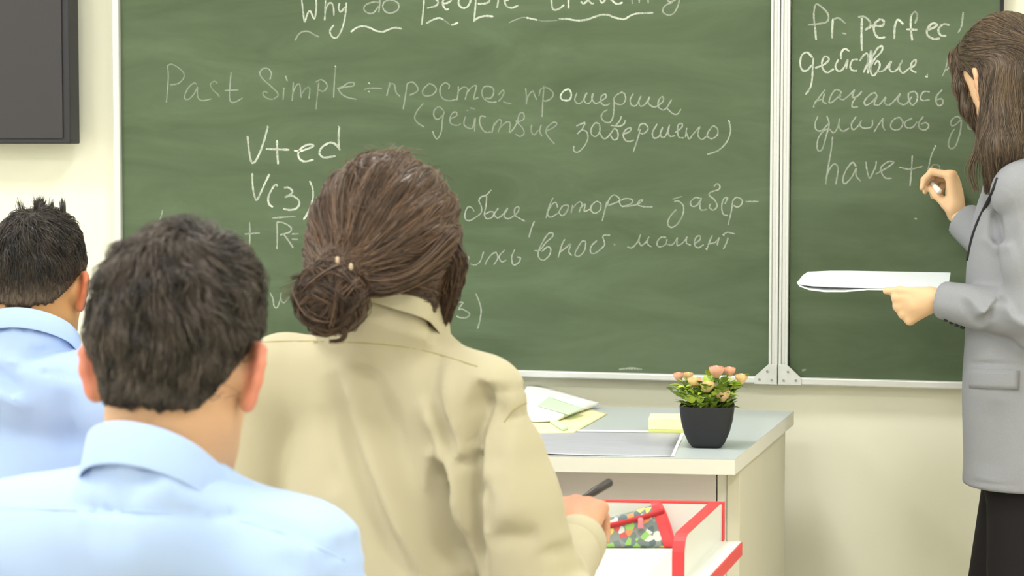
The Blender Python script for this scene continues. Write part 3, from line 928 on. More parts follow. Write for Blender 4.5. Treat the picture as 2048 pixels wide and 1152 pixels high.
chalk_line('chalk_writing', wp_, [
    (E3, 'm', .0034, [[(100, 210), (65, 300), (80, 380), (150, 390), (240, 300)], [(215, 200), (245, 310), (210, 450), (160, 620), (110, 650), (90, 590), (110, 480), (180, 390), (250, 370)], [(250, 370), (300, 420), (350, 360), (380, 240)],
        [(375, 250), (370, 340), (420, 400), (500, 360)], [(590, 210), (530, 310), (550, 380), (610, 340), (660, 260)], [(660, 260), (640, 320), (690, 360), (790, 340), (800, 250)], [(940, 230), (880, 310), (820, 410)], [(930, 240), (930, 330), (960, 390)],
        [(1150, 220), (1070, 250), (1030, 330), (1070, 380), (1150, 370), (1190, 290), (1150, 220)], [(1310, 230), (1220, 280), (1230, 350), (1310, 350), (1370, 280)], [(1450, 210), (1390, 300), (1410, 370), (1480, 380), (1520, 330), (1480, 290), (1420, 310)]]),
    (E3, 'f', .0034, [[(1930, 240), (1880, 210), (1810, 260), (1810, 330), (1870, 310), (1930, 250)], [(1940, 250), (1920, 420), (1860, 590), (1800, 620), (1770, 560), (1810, 430), (1850, 370)]]),
    (E4, 'f', .0034, [[(1195, 690), (1130, 700), (1120, 740), (1170, 740), (1200, 700)]]),
], 'fourth chalk line of the side board')
chalk_line('chalk_writing', wp_, [
    (E3, 'm', .0036, [[(290, 470), (270, 650), (230, 870), (200, 1080)], [(220, 950), (270, 850), (320, 820), (360, 880), (330, 1080)], [(590, 850), (540, 800), (460, 900), (420, 1020), (450, 1070), (530, 990), (590, 880)], [(590, 870), (590, 970), (650, 1040)],
        [(715, 790), (730, 900), (760, 1000), (800, 940), (840, 850), (850, 780)], [(840, 950), (980, 870), (1070, 800), (1000, 790), (910, 860), (920, 940), (970, 1000), (1050, 1000)], [(1310, 710), (1300, 880), (1280, 1100)], [(1140, 860), (1280, 885), (1440, 850)],
        [(1600, 600), (1550, 720), (1510, 900)]]),
    (E3, 'b', .005, [[(1605, 590)]]),
    (E3, 'f', .003, [[(1510, 900), (1580, 830), (1650, 840), (1660, 900)]]),
], 'chalk reading have+ being written beside the raised hand')

chalk_line('chalk_mark', mp_, [((0, 0, 1), 'f', .005, [[(1238, 739), (1262, 736), (1284, 739)]]), ((0, 0, 1), 'm', .003, [[(1250, 737.5), (1276, 737.5)]])], 'smear of chalk above the bottom rail')
chalk_line('chalk_mark', wp_, [((0, 0, 1), 'm', .004, [[(1829, 437), (1834, 438)]]), ((0, 0, 1), 'f', .005, [[(1604, 741), (1612, 739)]])], 'small chalk speck')

# ------------------------------------------------------------------ television on the wall
TVY = WALL_Y - 0.10
pr = on_y(139, 288, TVY)
tx1, tz0 = pr[0], pr[2]
tx0, tz1 = tx1 - 1.45, tz0 + 0.84
tv = thing('television', 'large dark grey switched-off screen on the wall left of the chalkboard', 'television', ((tx0 + tx1) / 2, WALL_Y, tz0))
box('casing', (tx0, TVY + 0.004, tz0), (tx1, TVY + 0.06, tz1), M['tv_case'], tv, 0.004)
box('screen', (tx0 + 0.018, TVY, tz0 + 0.014), (tx1 - 0.018, TVY + 0.006, tz1 - 0.018), M['tv_screen'], tv)
box('wall_bracket', ((tx0 + tx1) / 2 - 0.3, TVY + 0.06, tz0 + 0.22), ((tx0 + tx1) / 2 + 0.3, WALL_Y - 0.003, tz0 + 0.62), M['alu_dark'], tv)

# ------------------------------------------------------------------ teacher's desk
DH = 0.76
FR, BR = on_z(1470, 918, DH), on_z(1588, 822, DH)
fd = on_z(1120, 912, DH) - FR; fd /= np.linalg.norm(fd)
bd = on_z(1220, 813.5, DH) - BR; bd /= np.linalg.norm(bd)
FL, BL = FR + fd * 1.35, BR + bd * 1.35
up = np.array((0, 0, 1.0))
tdesk = thing('teacher_desk', 'pale teacher desk with grey-blue top standing under the chalkboard', 'desk', ((FR + BL) / 2 * (1, 1, 0)))
THK = 0.031
prism('desktop', [FL - up * THK, FR - up * THK, BR - up * THK, BL - up * THK], up * (THK - 0.0015), M['lam'], tdesk, 0.001)
e = 0.0
prism('top_sheet', [FL + up * -0.0015, FR - up * 0.0015, BR - up * 0.0015, BL - up * 0.0015], up * 0.0015, M['lam_top'], tdesk)
sd = (BR - FR); sd /= np.linalg.norm(sd)
inw = fd
# right end panel: its front edge shows left of the top's corner
def floor_poly(a, b, th, dirn):
    return [a, b, b + dirn * th, a + dirn * th]
ra = FR + fd * 0.012 + sd * 0.135; rb = BR + fd * 0.012 - sd * 0.05
ra[2] = rb[2] = 0
prism('side_panel', [ra, rb, rb + fd * 0.025, ra + fd * 0.025], up * (DH - THK), M['lam_side'], tdesk, 0.001)
la = FL - fd * 0.03 + sd * 0.135; lb = BL - fd * 0.03 - sd * 0.05
la[2] = lb[2] = 0
prism('side_panel', [la, lb, lb - fd * 0.025, la - fd * 0.025], up * (DH - THK), M['lam_side'], tdesk, 0.001)
# front: a narrow upright at the right, then the long panel
p0 = ra + fd * 0.0262 + sd * 0.004
prism('front_upright', [p0, p0 + fd * 0.018, p0 + fd * 0.018 + sd * 0.018, p0 + sd * 0.018], up * (DH - THK), M['lam'], tdesk)
p1 = p0 + fd * 0.021; p2 = la - fd * 0.026 + sd * 0.004
prism('front_panel', [p1 + up * 0.12, p2 + up * 0.12, p2 + up * 0.12 + sd * 0.018, p1 + up * 0.12 + sd * 0.018], up * (DH - THK - 0.12), M['lam_front'], tdesk)

# --- things on the teacher's desk
def on_desk(px, py, dz=0.0):
    p = on_z(px, py, DH + dz)
    return p

def sheet(name, px4, z, th, material, label, cat, curl=None):
    c = [on_z(x, y, z) for x, y in px4]
    n = 14
    V, Q = [], []
    for k in range(2):
        for j in range(n + 1):
            for i in range(n + 1):
                u, v = i / n, j / n
                p = (c[0] * (1 - u) + c[1] * u) * (1 - v) + (c[3] * (1 - u) + c[2] * u) * v
                dz = curl(u, v) if curl else 0
                V.append(p + up * (dz + k * th))
    N = (n + 1) ** 2
    for j in range(n):
        for i in range(n):
            a = j * (n + 1) + i
            Q.append((a + N, a + N + 1, a + N + n + 2, a + N + n + 1))
            Q.append((a, a + n + 1, a + n + 2, a + 1))
    ring = [i for i in range(n + 1)] + [j * (n + 1) + n for j in range(1, n + 1)] + [n * (n + 1) + i for i in range(n - 1, -1, -1)] + [j * (n + 1) for j in range(n - 1, 0, -1)]
    for a, b in zip(ring, ring[1:] + ring[:1]):
        Q.append((a, b, b + N, a + N))
    o = link_mesh(name, V, Q, material, None, True)
    if label:
        tag(o, label, cat)
    return o

# grey printed sheet with a white margin
ps = thing('printed_sheet', 'grey printed sheet with white margin lying at the front of the teacher desk', 'paper', on_desk(1240, 890))
g = sheet('print', [(1040, 909), (1341, 913), (1362, 866), (1075, 862)], DH + 0.0008, 0.0004, M['print_grey'], None, None,
          lambda u, v: 0.007 * max(0, 0.62 - u) ** 1.5 * (1 - v) ** 2)
part(g, ps)
g2 = sheet('margin', [(1341.5, 913), (1348, 913), (1369, 866), (1362.5, 866)], DH + 0.0008, 0.0004, M['paper'], None, None)
part(g2, ps)
g3 = sheet('margin', [(1075, 861.6), (1369, 865.5), (1371, 862.5), (1077, 858.6)], DH + 0.0008, 0.0004, M['paper'], None, None)
part(g3, ps)
# the sheaf on the left: yellow sheets below, white booklet with green stripes above
ys_ = sheet('yellow_sheet', [(1020, 868), (1148, 866), (1214, 829), (1110, 800)], DH + 0.0007, 0.003, M['paper_yellow'],
            'pale yellow sheet sticking out under the white booklet on the teacher desk', 'paper', lambda u, v: 0.001 * math.sin(6 * u) * v)
bk = thing('booklet', 'white booklet with a pale green stripe lying on the teacher desk', 'booklet', on_desk(1130, 830))
c0 = sheet('pages', [(1010, 846), (1112, 843), (1197, 812), (1060, 783)], DH + 0.006, 0.008, M['paper'], None, None, lambda u, v: 0.012 * v * (1 - u) + 0.003 * math.sin(3 * v))
part(c0, bk)
c1 = sheet('green_stripe', [(1075, 812), (1138, 826), (1166, 816), (1098, 797)], DH + 0.0205, 0.0004, M['paper_green'], None, None, lambda u, v: 0.003 * v - 0.004 * u)
part(c1, bk)
c2 = sheet('green_edge', [(1100, 845), (1126, 862), (1136, 858), (1112, 842)], DH + 0.005, 0.004, M['paper_green'], None, None)
part(c2, bk)
# yellow note block
nb = thing('note_block', 'pale yellow note block beside the black flower pot', 'note block', on_desk(1330, 862))
a = on_desk(1297, 866); b = on_desk(1372, 867); 
ax = (b - a) / np.linalg.norm(b - a); ay = np.array((-ax[1], ax[0], 0))
def rounded(w, d, r, n=5):
    pts = []
    for cx, cy, t0 in ((w - r, r, -90), (w - r, d - r, 0), (r, d - r, 90), (r, r, 180)):
        for i in range(n + 1):
            t = math.radians(t0 + 90 * i / n)
            pts.append((cx + r * math.cos(t), cy + r * math.sin(t)))
    return pts
poly = [a + ax * x + ay * y for x, y in rounded(0.076, 0.076, 0.006)]
prism('lower_pad', poly, up * 0.006, M['note_green'], nb, 0.001)
prism('upper_pad', [p + up * 0.006 for p in poly], up * 0.026, M['note'], nb, 0.002)

# flower pot
pc = on_desk(1414, 893)
pz = DH
pot_t = thing('potted_flowers', 'small black square pot of peach artificial flowers on the teacher desk', 'potted plant', (pc[0], pc[1], DH))
pyaw = 0.12
def sq(r, th, p=5.0):
    c, s = math.cos(th), math.sin(th)
    k = r / (abs(c) ** p + abs(s) ** p) ** (1 / p)
    x, y = k * c, k * s
    return x * math.cos(pyaw) - y * math.sin(pyaw), x * math.sin(pyaw) + y * math.cos(pyaw)
prof = [(0.0, 0.0), (0.026, 0.0), (0.0295, 0.0015), (0.036, 0.010), (0.0445, 0.030), (0.050, 0.052), (0.0525, 0.072), (0.0530, 0.0815), (0.0530, 0.083), (0.0505, 0.083), (0.049, 0.076), (0.045, 0.072), (0.0, 0.072)]
NS = 48
V, Q = [], []
for r, z in prof:
    for k in range(NS):
        x, y = sq(max(r, 1e-4), 2 * math.pi * k / NS)
        V.append((pc[0] + x, pc[1] + y, pz + z))
for i in range(len(prof) - 1):
    for k in range(NS):
        k2 = (k + 1) % NS
        Q.append((i * NS + k, i * NS + k2, (i + 1) * NS + k2, (i + 1) * NS + k))
mesh_part('pot', (V, Q), M['pot'], pot_t)
V, Q = [], []
for r in (1e-4, 0.0485):
    for k in range(NS):
        x, y = sq(r, 2 * math.pi * k / NS)
        V.append((pc[0] + x, pc[1] + y, pz + 0.0745))
Q = [(k, (k + 1) % NS, NS + (k + 1) % NS, NS + k) for k in range(NS)]
mesh_part('soil', (V, Q), M['soil'], pot_t, False)

pZ = float((pc - CAM) @ _F)
buds = [(1357, 753, .009, .03, 'petal_pink'), (1389, 764, .0115, -.02, 'petal'), (1415, 773, .0115, -.035, 'petal'), (1433, 743, .0125, .0, 'petal_pink'),
        (1459, 743, .0100, .02, 'petal_pink'), (1483, 757, .0105, .01, 'petal'), (1445, 790, .0125, -.04, 'petal'), (1376, 752, .0085, .045, 'petal')]
def leaf_vf(base, d, n, L, w):
    """a pointed leaf with a mid fold"""
    d = d / np.linalg.norm(d); s = np.cross(d, n); s /= np.linalg.norm(s) + 1e-9; n = np.cross(s, d)
    V, Q = [], []
    for i in range(6):
        t = i / 5
        wd_ = w * math.sin(math.pi * (0.08 + 0.92 * t) ** 0.8) * (1 if t < 1 else 0) + 1e-4
        c = base + d * L * t - n * (L * 0.35 * t * t)
        V += [c - s * wd_ + n * wd_ * 0.35, c, c + s * wd_ + n * wd_ * 0.35]
    for i in range(5):
        for k in range(2):
            a_ = i * 3 + k
            Q.append((a_, a_ + 1, a_ + 4, a_ + 3))
    return V, Q
LV, LQ, LT = [], [], []
SV = []
root0 = np.array((pc[0], pc[1], pz + 0.074))
for (px, py, r, dz, mk) in buds:
    c = W(px, py, pZ + dz)
    base = root0 + np.array(((c[0] - root0[0]) * 0.35, (c[1] - root0[1]) * 0.35, 0))
    SV.append(tube_vf(catmull([base, (base + c) / 2 + (0, 0, 0.006), c], 4), 0.0016, 6))
    fl = []
    for ring, (nP, rr, tilt) in enumerate(((3, 0.55, 0.15), (5, 0.85, 0.35), (6, 1.0, 0.6))):
        for k in range(nP):
            th = 2 * math.pi * (k + 0.37 * ring) / nP
            out = np.array((math.cos(th), math.sin(th), 0))
            tdir = np.array((-math.sin(th), math.cos(th), 0))
            V, Q = [], []
            m_, q_ = 5, 5
            for i in range(m_):
                u = i / (m_ - 1)
                for j in range(q_):
                    w_ = (j / (q_ - 1) - 0.5) * 2
                    rad = r * rr * (0.35 + 0.75 * math.sin(u * math.pi * 0.62)) * (1 + 0.25 * tilt * u)
                    h_ = r * (-1.0 + 2.0 * u * (1 - 0.25 * tilt))
                    ang = w_ * (0.75 if ring else 1.1) * math.cos(u * 0.9)
                    V.append(c + out * rad * math.cos(ang) + tdir * rad * math.sin(ang) + up * h_)
            for i in range(m_ - 1):
                for j in range(q_ - 1):
                    a_ = i * q_ + j
                    Q.append((a_, a_ + 1, a_ + q_ + 1, a_ + q_))
            fl.append((V, Q))
    core = []
    cv, cq = [], []
    for i in range(7):
        a_ = math.pi * i / 6
        for j in range(10):
            b_ = 2 * math.pi * j / 10
            cv.append(c + np.array((math.sin(a_) * math.cos(b_) * .80, math.sin(a_) * math.sin(b_) * .80, -math.cos(a_) * .98)) * r)
    for i in range(6):
        for j in range(10):
            j2 = (j + 1) % 10
            cq.append((i * 10 + j, i * 10 + j2, (i + 1) * 10 + j2, (i + 1) * 10 + j))
    fl.append((cv, cq))
    mesh_part('flower', join_vf(fl), M[mk], pot_t)
rr_ = random.Random(5)
for k in range(300):
    th = rr_.uniform(0, 2 * math.pi)
    rad = 0.043 * math.sqrt(rr_.random())
    hgt = rr_.uniform(0.0, 0.058) * (1 - 0.2 * rad / 0.043)
    spread = 1.05 + hgt * 8
    b_ = root0 + np.array((rad * spread * math.cos(th), rad * spread * math.sin(th), hgt))
    d = np.array((math.cos(th) * rr_.uniform(.4, 1.2), math.sin(th) * rr_.uniform(.4, 1.2), rr_.uniform(.1, 1.3)))
    L = rr_.uniform(0.013, 0.028); w_ = L * rr_.uniform(0.20, 0.40)
    V, Q = leaf_vf(b_, d, np.array((0.1, 0, 1.0)), L, w_)
    n = len(LV); LV += V; LQ += [tuple(i + n for i in f) for f in Q]
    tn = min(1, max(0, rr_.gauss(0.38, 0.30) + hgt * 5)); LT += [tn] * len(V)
for (px, py, dz, L, w_, tx_) in ((1384, 806, -.045, .026, .010, -.2), (1398, 806, -.047, .024, .008, .3), (1470, 775, -.01, .024, .009, .6), (1366, 795, -.03, .03, .006, -1), (1420, 752, .01, .02, .008, -.3), (1446, 765, -.02, .022, .007, .4), (1492, 752, .0, .012, .004, 1), (1345, 781, .0, .016, .004, -1)):
    b_ = W(px, py, pZ + dz)
    V, Q = leaf_vf(b_, np.array((tx_, -0.5, 0.9)), np.array((0.0, 1, 0.6)), L, w_)
    n = len(LV); LV += V; LQ += [tuple(i + n for i in f) for f in Q]; LT += [0.95 if w_ > .007 else .3] * len(V)
o = link_mesh('foliage', LV, LQ, M['leaf'], pot_t, True, None, LT)
mesh_part('stems', join_vf(SV), M['stem'], pot_t)

# ------------------------------------------------------------------ student desk in front of the khaki shirt
SH = 0.72
sBR = on_z(1482, 1083, SH)
sdir = on_z(1427, 1152, SH) - on_z(1482, 1092, SH); sdir /= np.linalg.norm(sdir)
sback = on_z(1170, 1076, SH) - on_z(1443, 1081, SH); sback /= np.linalg.norm(sback)
sFR = sBR + sdir * 0.50; sBL = sBR + sback * 1.25; sFL = sBL + sdir * 0.50
sdesk = thing('student_desk', 'white student desk with red edging and a raised rim in front of the khaki shirt', 'desk', ((sFR + sBL) / 2 * (1, 1, 0)))
ST = 0.022
prism('tabletop', [p - up * ST for p in (sFL, sFR, sBR, sBL)], up * ST, M['lam_desk'], sdesk, 0.001)
eo = -sback
prism('edge_band', [sFR + eo * .0002 - up * ST, sBR + eo * .0002 - up * ST, sBR + eo * .0022 - up * ST, sFR + eo * .0022 - up * ST], up * (ST - .001), M['red'], sdesk, label='red edge band')
prism('edge_band', [sFR + sdir * .0002 - up * ST, sFR + sdir * .0022 - up * ST, sFL + sdir * .0022 - up * ST, sFL + sdir * .0002 - up * ST], up * (ST - .001), M['red'], sdesk, label='red edge band')
# back rim
q0 = on_z(1443, 1083, SH)
RZ = 0.0
Zb = float((q0 - CAM) @ _F)
RH = W(1443, 1008, Zb)[2]
bR = q0.copy(); bL = bR + sback * 1.18
prism('back_rim', [bR, bL, bL - sdir * 0.018, bR - sdir * 0.018], up * (RH - SH), M['lam_desk'], sdesk)
prism('edge_band', [bR + up * (RH - SH), bL + up * (RH - SH), bL - sdir * 0.018 + up * (RH - SH), bR - sdir * 0.018 + up * (RH - SH)], up * 0.0022, M['red'], sdesk, label='red edge band')
prism('edge_band', [bR + eo * .0002, bR + eo * .0024, bR + eo * .0024 - sdir * .018, bR + eo * .0002 - sdir * .018], up * (RH - SH + .002), M['red'], sdesk, label='red edge band')
# side rims with a rounded front top corner
def side_rim(base, off):
    p0 = base + sback * off
    L, H, r = 0.315, RH - SH - 0.0005, 0.030
    prof2 = [(0, 0), (0, H)]
    for i in range(7):
        t = math.pi / 2 * i / 6
        prof2.append((L - r + r * math.sin(t), H - r + r * math.cos(t)))
    prof2.append((L, 0))
    w = 0.018
    poly = [p0 + sdir * s_ + up * h_ for s_, h_ in prof2]
    prism('side_rim', poly, sback * w, M['lam_desk'], sdesk)
    bands = []
    out = [np.array(x) for x in prof2[1:]]
    V, Q = [], []
    for i, c in enumerate(out):
        d = out[min(i + 1, len(out) - 1)] - out[max(i - 1, 0)]
        nrm = np.array((-d[1], d[0])); nrm /= np.linalg.norm(nrm)
        if nrm[1] < 0 and abs(nrm[1]) > 1e-6: nrm = -nrm
        if i == len(out) - 1: nrm = np.array((1.0, 0))
        for dn in (0.0002, 0.0026):
            pp = c + nrm * dn
            for k in (0, 1):
                V.append(p0 + sdir * pp[0] + up * pp[1] + sback * (w * k))
    for i in range(len(out) - 1):
        a_, b_ = 4 * i, 4 * i + 4
        Q += [(a_ + 2, a_ + 3, b_ + 3, b_ + 2), (a_, b_, b_ + 1, a_ + 1), (a_, a_ + 2, b_ + 2, b_), (a_ + 1, b_ + 1, b_ + 3, a_ + 3)]
    link_mesh('edge_band', V, Q, M['red'], sdesk, False, 'red edge band')
side_rim(bR + sdir * 0.0002, 0.0028)
side_rim(bR + sdir * 0.0002, 1.155)
for off in (0.06, 1.15):
    c = sBR + sback * off
    for s_ in (0.05, 0.44):
        p = c + sdir * s_
        box('leg', (p[0] - .018, p[1] - .018, 0), (p[0] + .018, p[1] + .018, SH - ST), M['leg_grey'], sdesk, 0.003)
    p, p_ = c + sdir * .05, c + sdir * .44
    prism('leg_brace', [p - up * .13, p_ - up * .13, p_ - up * .10, p - up * .10], sback * .02, M['leg_grey'], sdesk)
prism('modesty_panel', [bR * (1, 1, 0) + up * .3 + sback * .09 - sdir * .0, bR * (1, 1, 0) + up * .3 + sback * 1.08, bR * (1, 1, 0) + up * .3 + sback * 1.08 + sdir * .016, bR * (1, 1, 0) + up * .3 + sback * .09 + sdir * .016], up * (SH - ST - .3), M['lam_desk'], sdesk)

# pencil case: a three-sided roll, red end and red zip
pA = on_z(1140, 1096, SH); pB = on_z(1334, 1096, SH)
pax = (pB - pA); plen = np.linalg.norm(pax); pax /= plen
pyv = np.array((-pax[1], pax[0], 0))
pcase = thing('pencil_case', 'patterned pencil case with red zip and red end lying on the student desk', 'pencil case', (pA + pB) / 2)
def tri_ring(t):
    h = 0.034 + 0.030 * t ** 1.3
    wd_ = 0.030 + 0.022 * t
    pts = [(0, 0.0004), (wd_, 0.0004), (wd_ * 0.86, h * 0.45), (wd_ * 0.62, h), (wd_ * 0.30, h * .96), (0.004, h * 0.42)]
    P = [np.array(p) for p in pts]
    out = []
    n = len(P)
    for i in range(n):
        a_, b_, c_, d_ = P[i - 1], P[i], P[(i + 1) % n], P[(i + 2) % n]
        for s_ in (0, .25, .5, .75):
            tt = s_
            out.append(0.5 * ((2 * b_) + (c_ - a_) * tt + (2 * a_ - 5 * b_ + 4 * c_ - d_) * tt * tt + (3 * b_ - a_ - 3 * c_ + d_) * tt ** 3))
    for o_ in out:
        o_[1] = max(o_[1], 0.0004)
    return out
V, Q = [], []
NT = 18
for i in range(NT + 1):
    t = i / NT
    R_ = tri_ring(t)
    for y_, z_ in R_:
        V.append(pA + pax * (plen * t + .020 * t * t * (.5 - z_ / .064)) + pyv * y_ + up * (z_ + 0.0005))
m_ = len(R_)
for i in range(NT):
    for k in range(m_):
        k2 = (k + 1) % m_
        Q.append((i * m_ + k, i * m_ + k2, (i + 1) * m_ + k2, (i + 1) * m_ + k))
Q.append(tuple(range(m_))[::-1])
mesh_part('body', (V, Q), M['doodle'], pcase)
V, Q = [], []
R_ = tri_ring(1.0)
cy, cz = 0.026, 0.030
for t, s_, bulge in ((-0.014, 1.02, 0), (-0.002, 1.06, 0), (0.004, 1.0, 0), (0.007, 0.6, 0), (0.008, 0.05, 0)):
    for y_, z_ in R_:
        zq = max(cz + (z_ - cz) * s_, 0.0)
        V.append(pB + pax * (t + .020 * (.5 - zq / .064)) + pyv * (cy + (y_ - cy) * s_) + up * (zq + 0.0006))
for i in range(4):
    for k in range(m_):
        k2 = (k + 1) % m_
        Q.append((i * m_ + k, i * m_ + k2, (i + 1) * m_ + k2, (i + 1) * m_ + k))
mesh_part('end_panel', (V, Q), M['red'], pcase, label='red end panel')
zp = []
for i in range(9):
    t = i / 8
    R2 = tri_ring(t)
    # along the camera-side face, rising to the end
    f_ = 0.42 + 0.42 * t
    a0, a1 = np.array(R2[20]), np.array(R2[16])
    c = a0 + (a1 - a0) * f_ + np.array((-0.0035, 0.002))
    zp.append(pA + pax * (plen * t * 0.97) + pyv * c[0] + up * c[1])
zo = mesh_part('zip', tube_vf(catmull(zp, 3), 0.0042, 8), M['zip'], pcase, label='red zip')
zc = zp[6]
mesh_part('zip_pull', tube_vf(catmull([zc - pyv * .005, zc - pyv * .008 - up * .006, zc - pyv * .009 - up * .015], 4), [.004, .0045, .0045, .0045, .004, .0045, .0045, .005, .0045][:9], 8), M['zip_pull'], zo)

# ------------------------------------------------------------------ people
class Head:
    """head in its own frame: x to the right ear, y to the face, z up, origin between the ears"""
    def __init__(self, c, rot, s=1.0, fem=False):
        self.c = np.array(c, float); self.R = rot; self.s = s
        fw = 0.93 if fem else 1.0
        self.skull_l = union([ell((0, -.006, .032), (.070, .091, .090)), (ell((0, -.042, .012), (.064, .050, .064)), .015), (ell((0, .03, .040), (.062, .062, .070)), .015)], .015)
        face = [ell((0, .030, -.035), (.058 * fw, .060, .074)), (ell((0, .055, -.085), (.034 * fw, .034, .030)), .035),
                (cap((-.048 * fw, .0, -.05), (-.022, .06, -.088), .018, .016), .03), (cap((.048 * fw, .0, -.05), (.022, .06, -.088), .018, .016), .03),
                (ell((0, .078, .030), (.052, .020, .014)), .02)]
        f = union([self.skull_l] + face, .03)
        nose = union([cap((0, .094, .016), (0, .112, -.024), .007, .0115), (ell((-.010, .101, -.027), (.008, .010, .007)), .008), (ell((.010, .101, -.027), (.008, .010, .007)), .008)], .01)
        for sx in (-1, 1):
            f = carve(f, ell((sx * .031, .100, .008), (.018, .016, .011)), .012)
        f = union([f, (nose, .010), (ell((0, .094, -.052), (.022, .008, .0055)), .006), (ell((0, .091, -.062), (.019, .009, .006)), .006)], .01)
        f = carve(f, cap((-.022, .103, -.0565), (.022, .103, -.0565), .0022), .004)
        self.lids = [ell((sx * .031, .082, .008), (.0135, .0125, .0125)) for sx in (-1, 1)]
        ears = []
        for sx in (-1, 1):
            a = math.radians(40)
            # plate of the ear: local axes front-to-back u, height z, thickness n
            n = np.array((sx * math.cos(a), math.sin(a), 0)); u = np.array((sx * math.sin(a), -math.cos(a), 0)); zt = np.array((0, -.18, 1.0))
            u = u / np.linalg.norm(u); zt -= n * (zt @ n); zt /= np.linalg.norm(zt); u = np.cross(zt, n) * (1 if np.cross(zt, n) @ u > 0 else -1)
            ctr = np.array((sx * .076, -.004, -.004)) + u * .010
            rot_e = np.stack([u, n, zt], 1)
            plate = ell(ctr, (.019, .0065, .031), rot_e)
            rim = union([cap(ctr + u * x0 + zt * z0, ctr + u * x1 + zt * z1, r, r) for (x0, z0, x1, z1, r) in
                         ((-.012, .020, -.002, .030, .0042), (-.002, .030, .010, .026, .0045), (.010, .026, .0175, .012, .0046), (.0175, .012, .016, -.006, .0045), (.016, -.006, .006, -.022, .0046))], .006)
            lobe = ell(ctr + u * .002 - zt * .027, (.0095, .0055, .010), rot_e)
            e_ = union([plate, (rim, .006), (lobe, .010)], .006)
            e_ = carve(e_, ell(ctr + n * .010 + u * -.001 + zt * .002, (.012, .009, .020), rot_e), .004)
            root = cap(ctr - n * .006 - u * .010, ctr - n * .016 - u * .012 - zt * .004, .012, .014)
            ears.append(union([e_, (root, .010)], .01))
        self.ears_l = ears
        self.face_l = f
    def to_l(self, P):
        return (P - self.c) @ self.R / self.s
    def to_w(self, p):
        return self.c + self.R @ (np.array(p, float) * self.s)
    def wrap(self, fl):
        return lambda P: fl(self.to_l(P)) * self.s
    def skin(self):
        return union([self.wrap(self.face_l)] + [(self.wrap(e), .006 * self.s) for e in self.ears_l] + [(self.wrap(l), .004) for l in self.lids], .006)
    def ear_tone(self, V):
        q = self.to_l(V)
        t = np.clip((np.abs(q[:, 0]) - .072) / .012, 0, 1) * (np.abs(q[:, 2]) < .06)
        return np.clip(t + 0.25 * np.exp(-((q[:, 1] - .11) / .02) ** 2), 0, 1)

def hand_sdf(w, d, n, s, curls, spread=0.0, thumb=None, L=1.0, tips=None):
    """w wrist, d towards the knuckles, n palm normal (palm side), s towards the thumb; curls: per finger three bend angles in degrees"""
    w = np.array(w, float)
    d = np.array(d, float); d /= np.linalg.norm(d)
    n = np.array(n, float); n -= d * (n @ d); n /= np.linalg.norm(n)
    s0 = np.cross(n, d); s = s0 if s0 @ np.array(s, float) > 0 else -s0
    fs = []
    kx = [.030, .010, -.010, -.028]           # index .. little, along s
    ky = [.086, .090, .085, .076]
    lens = [(.043, .026, .020), (.047, .029, .021), (.043, .027, .020), (.034, .021, .018)]
    rad = [(.0095, .0085, .0075, .006), (.0098, .0088, .0078, .0062), (.0092, .0084, .0074, .006), (.0082, .0074, .0066, .0054)]
    palm = union([cap(w, w + d * .05 * L, .021 * L, .020 * L)] +
                 [(cap(w + d * .012 * L + s * kx[i] * .35 * L, w + (d * ky[i] + s * kx[i]) * L, .0145 * L, .0115 * L), .012) for i in range(4)], .015)
    fs.append(palm)
    tipsout = []
    for i in range(4):
        p = w + (d * ky[i] + s * kx[i]) * L
        ang = 0.0
        sp = math.radians(spread * (1.5 - i))
        for j in range(3):
            ang += math.radians(curls[i][j])
            dirv = (d * math.cos(ang) + n * math.sin(ang))
            dirv = dirv * math.cos(sp) + s * math.sin(sp)
            q = p + dirv * lens[i][j] * L
            fs.append((cap(p, q, rad[i][j] * L, rad[i][j + 1] * L), .004 if j else .008))
            p = q
        tipsout.append(p)
    if thumb is None:
        thumb = [(.030, .038, .012), (.046, .062, .020), (.046, .086, .026)]      # s, d, n offsets
    t0 = w + (d * .012 + s * .016 + n * .006) * L
    tr = (.0145, .0115, .0098, .0078)
    p = t0
    for j, o_ in enumerate(thumb):
        q = w + (s * o_[0] + d * o_[1] + n * o_[2]) * L
        fs.append((cap(p, q, tr[j] * L, tr[j + 1] * L), .010 if j == 0 else .004))
        p = q
    tipsout.append(p)
    return union(fs, .006), tipsout

def skin_obj(name, meshes, material, parent, tone):
    V, F = join_np(meshes)
    o = link_mesh(name, V, F, material, None, True, None, tone(V))
    return part(o, parent)

def surf_strands(f, roots, direction, lengths, K, lift, clump=None):
    """grow paths over the surface f = 0. direction(P, N, step) -> vectors; lift(step) height above the surface"""
    P = roots.copy()
    paths = [P.copy()]
    for k in range(1, K):
        N = grad(f, P)
        D = direction(P, N, k / (K - 1))
        D = D - N * np.sum(D * N, 1, keepdims=True) * 0.85
        D /= np.linalg.norm(D, axis=1, keepdims=True) + 1e-9
        P = P + D * (lengths / (K - 1))[:, None]
        N = grad(f, P)
        d = f(P)
        tgt = lift(P, k / (K - 1))
        P = P + N * ((tgt - d) * 0.8)[:, None]
        paths.append(P.copy())
    return np.stack(paths, 1)

def pick_roots(V, mask, n):
    idx = np.flatnonzero(mask)
    p = V[RNG.choice(idx, n)]
    return p + RNG.normal(0, .0015, p.shape)

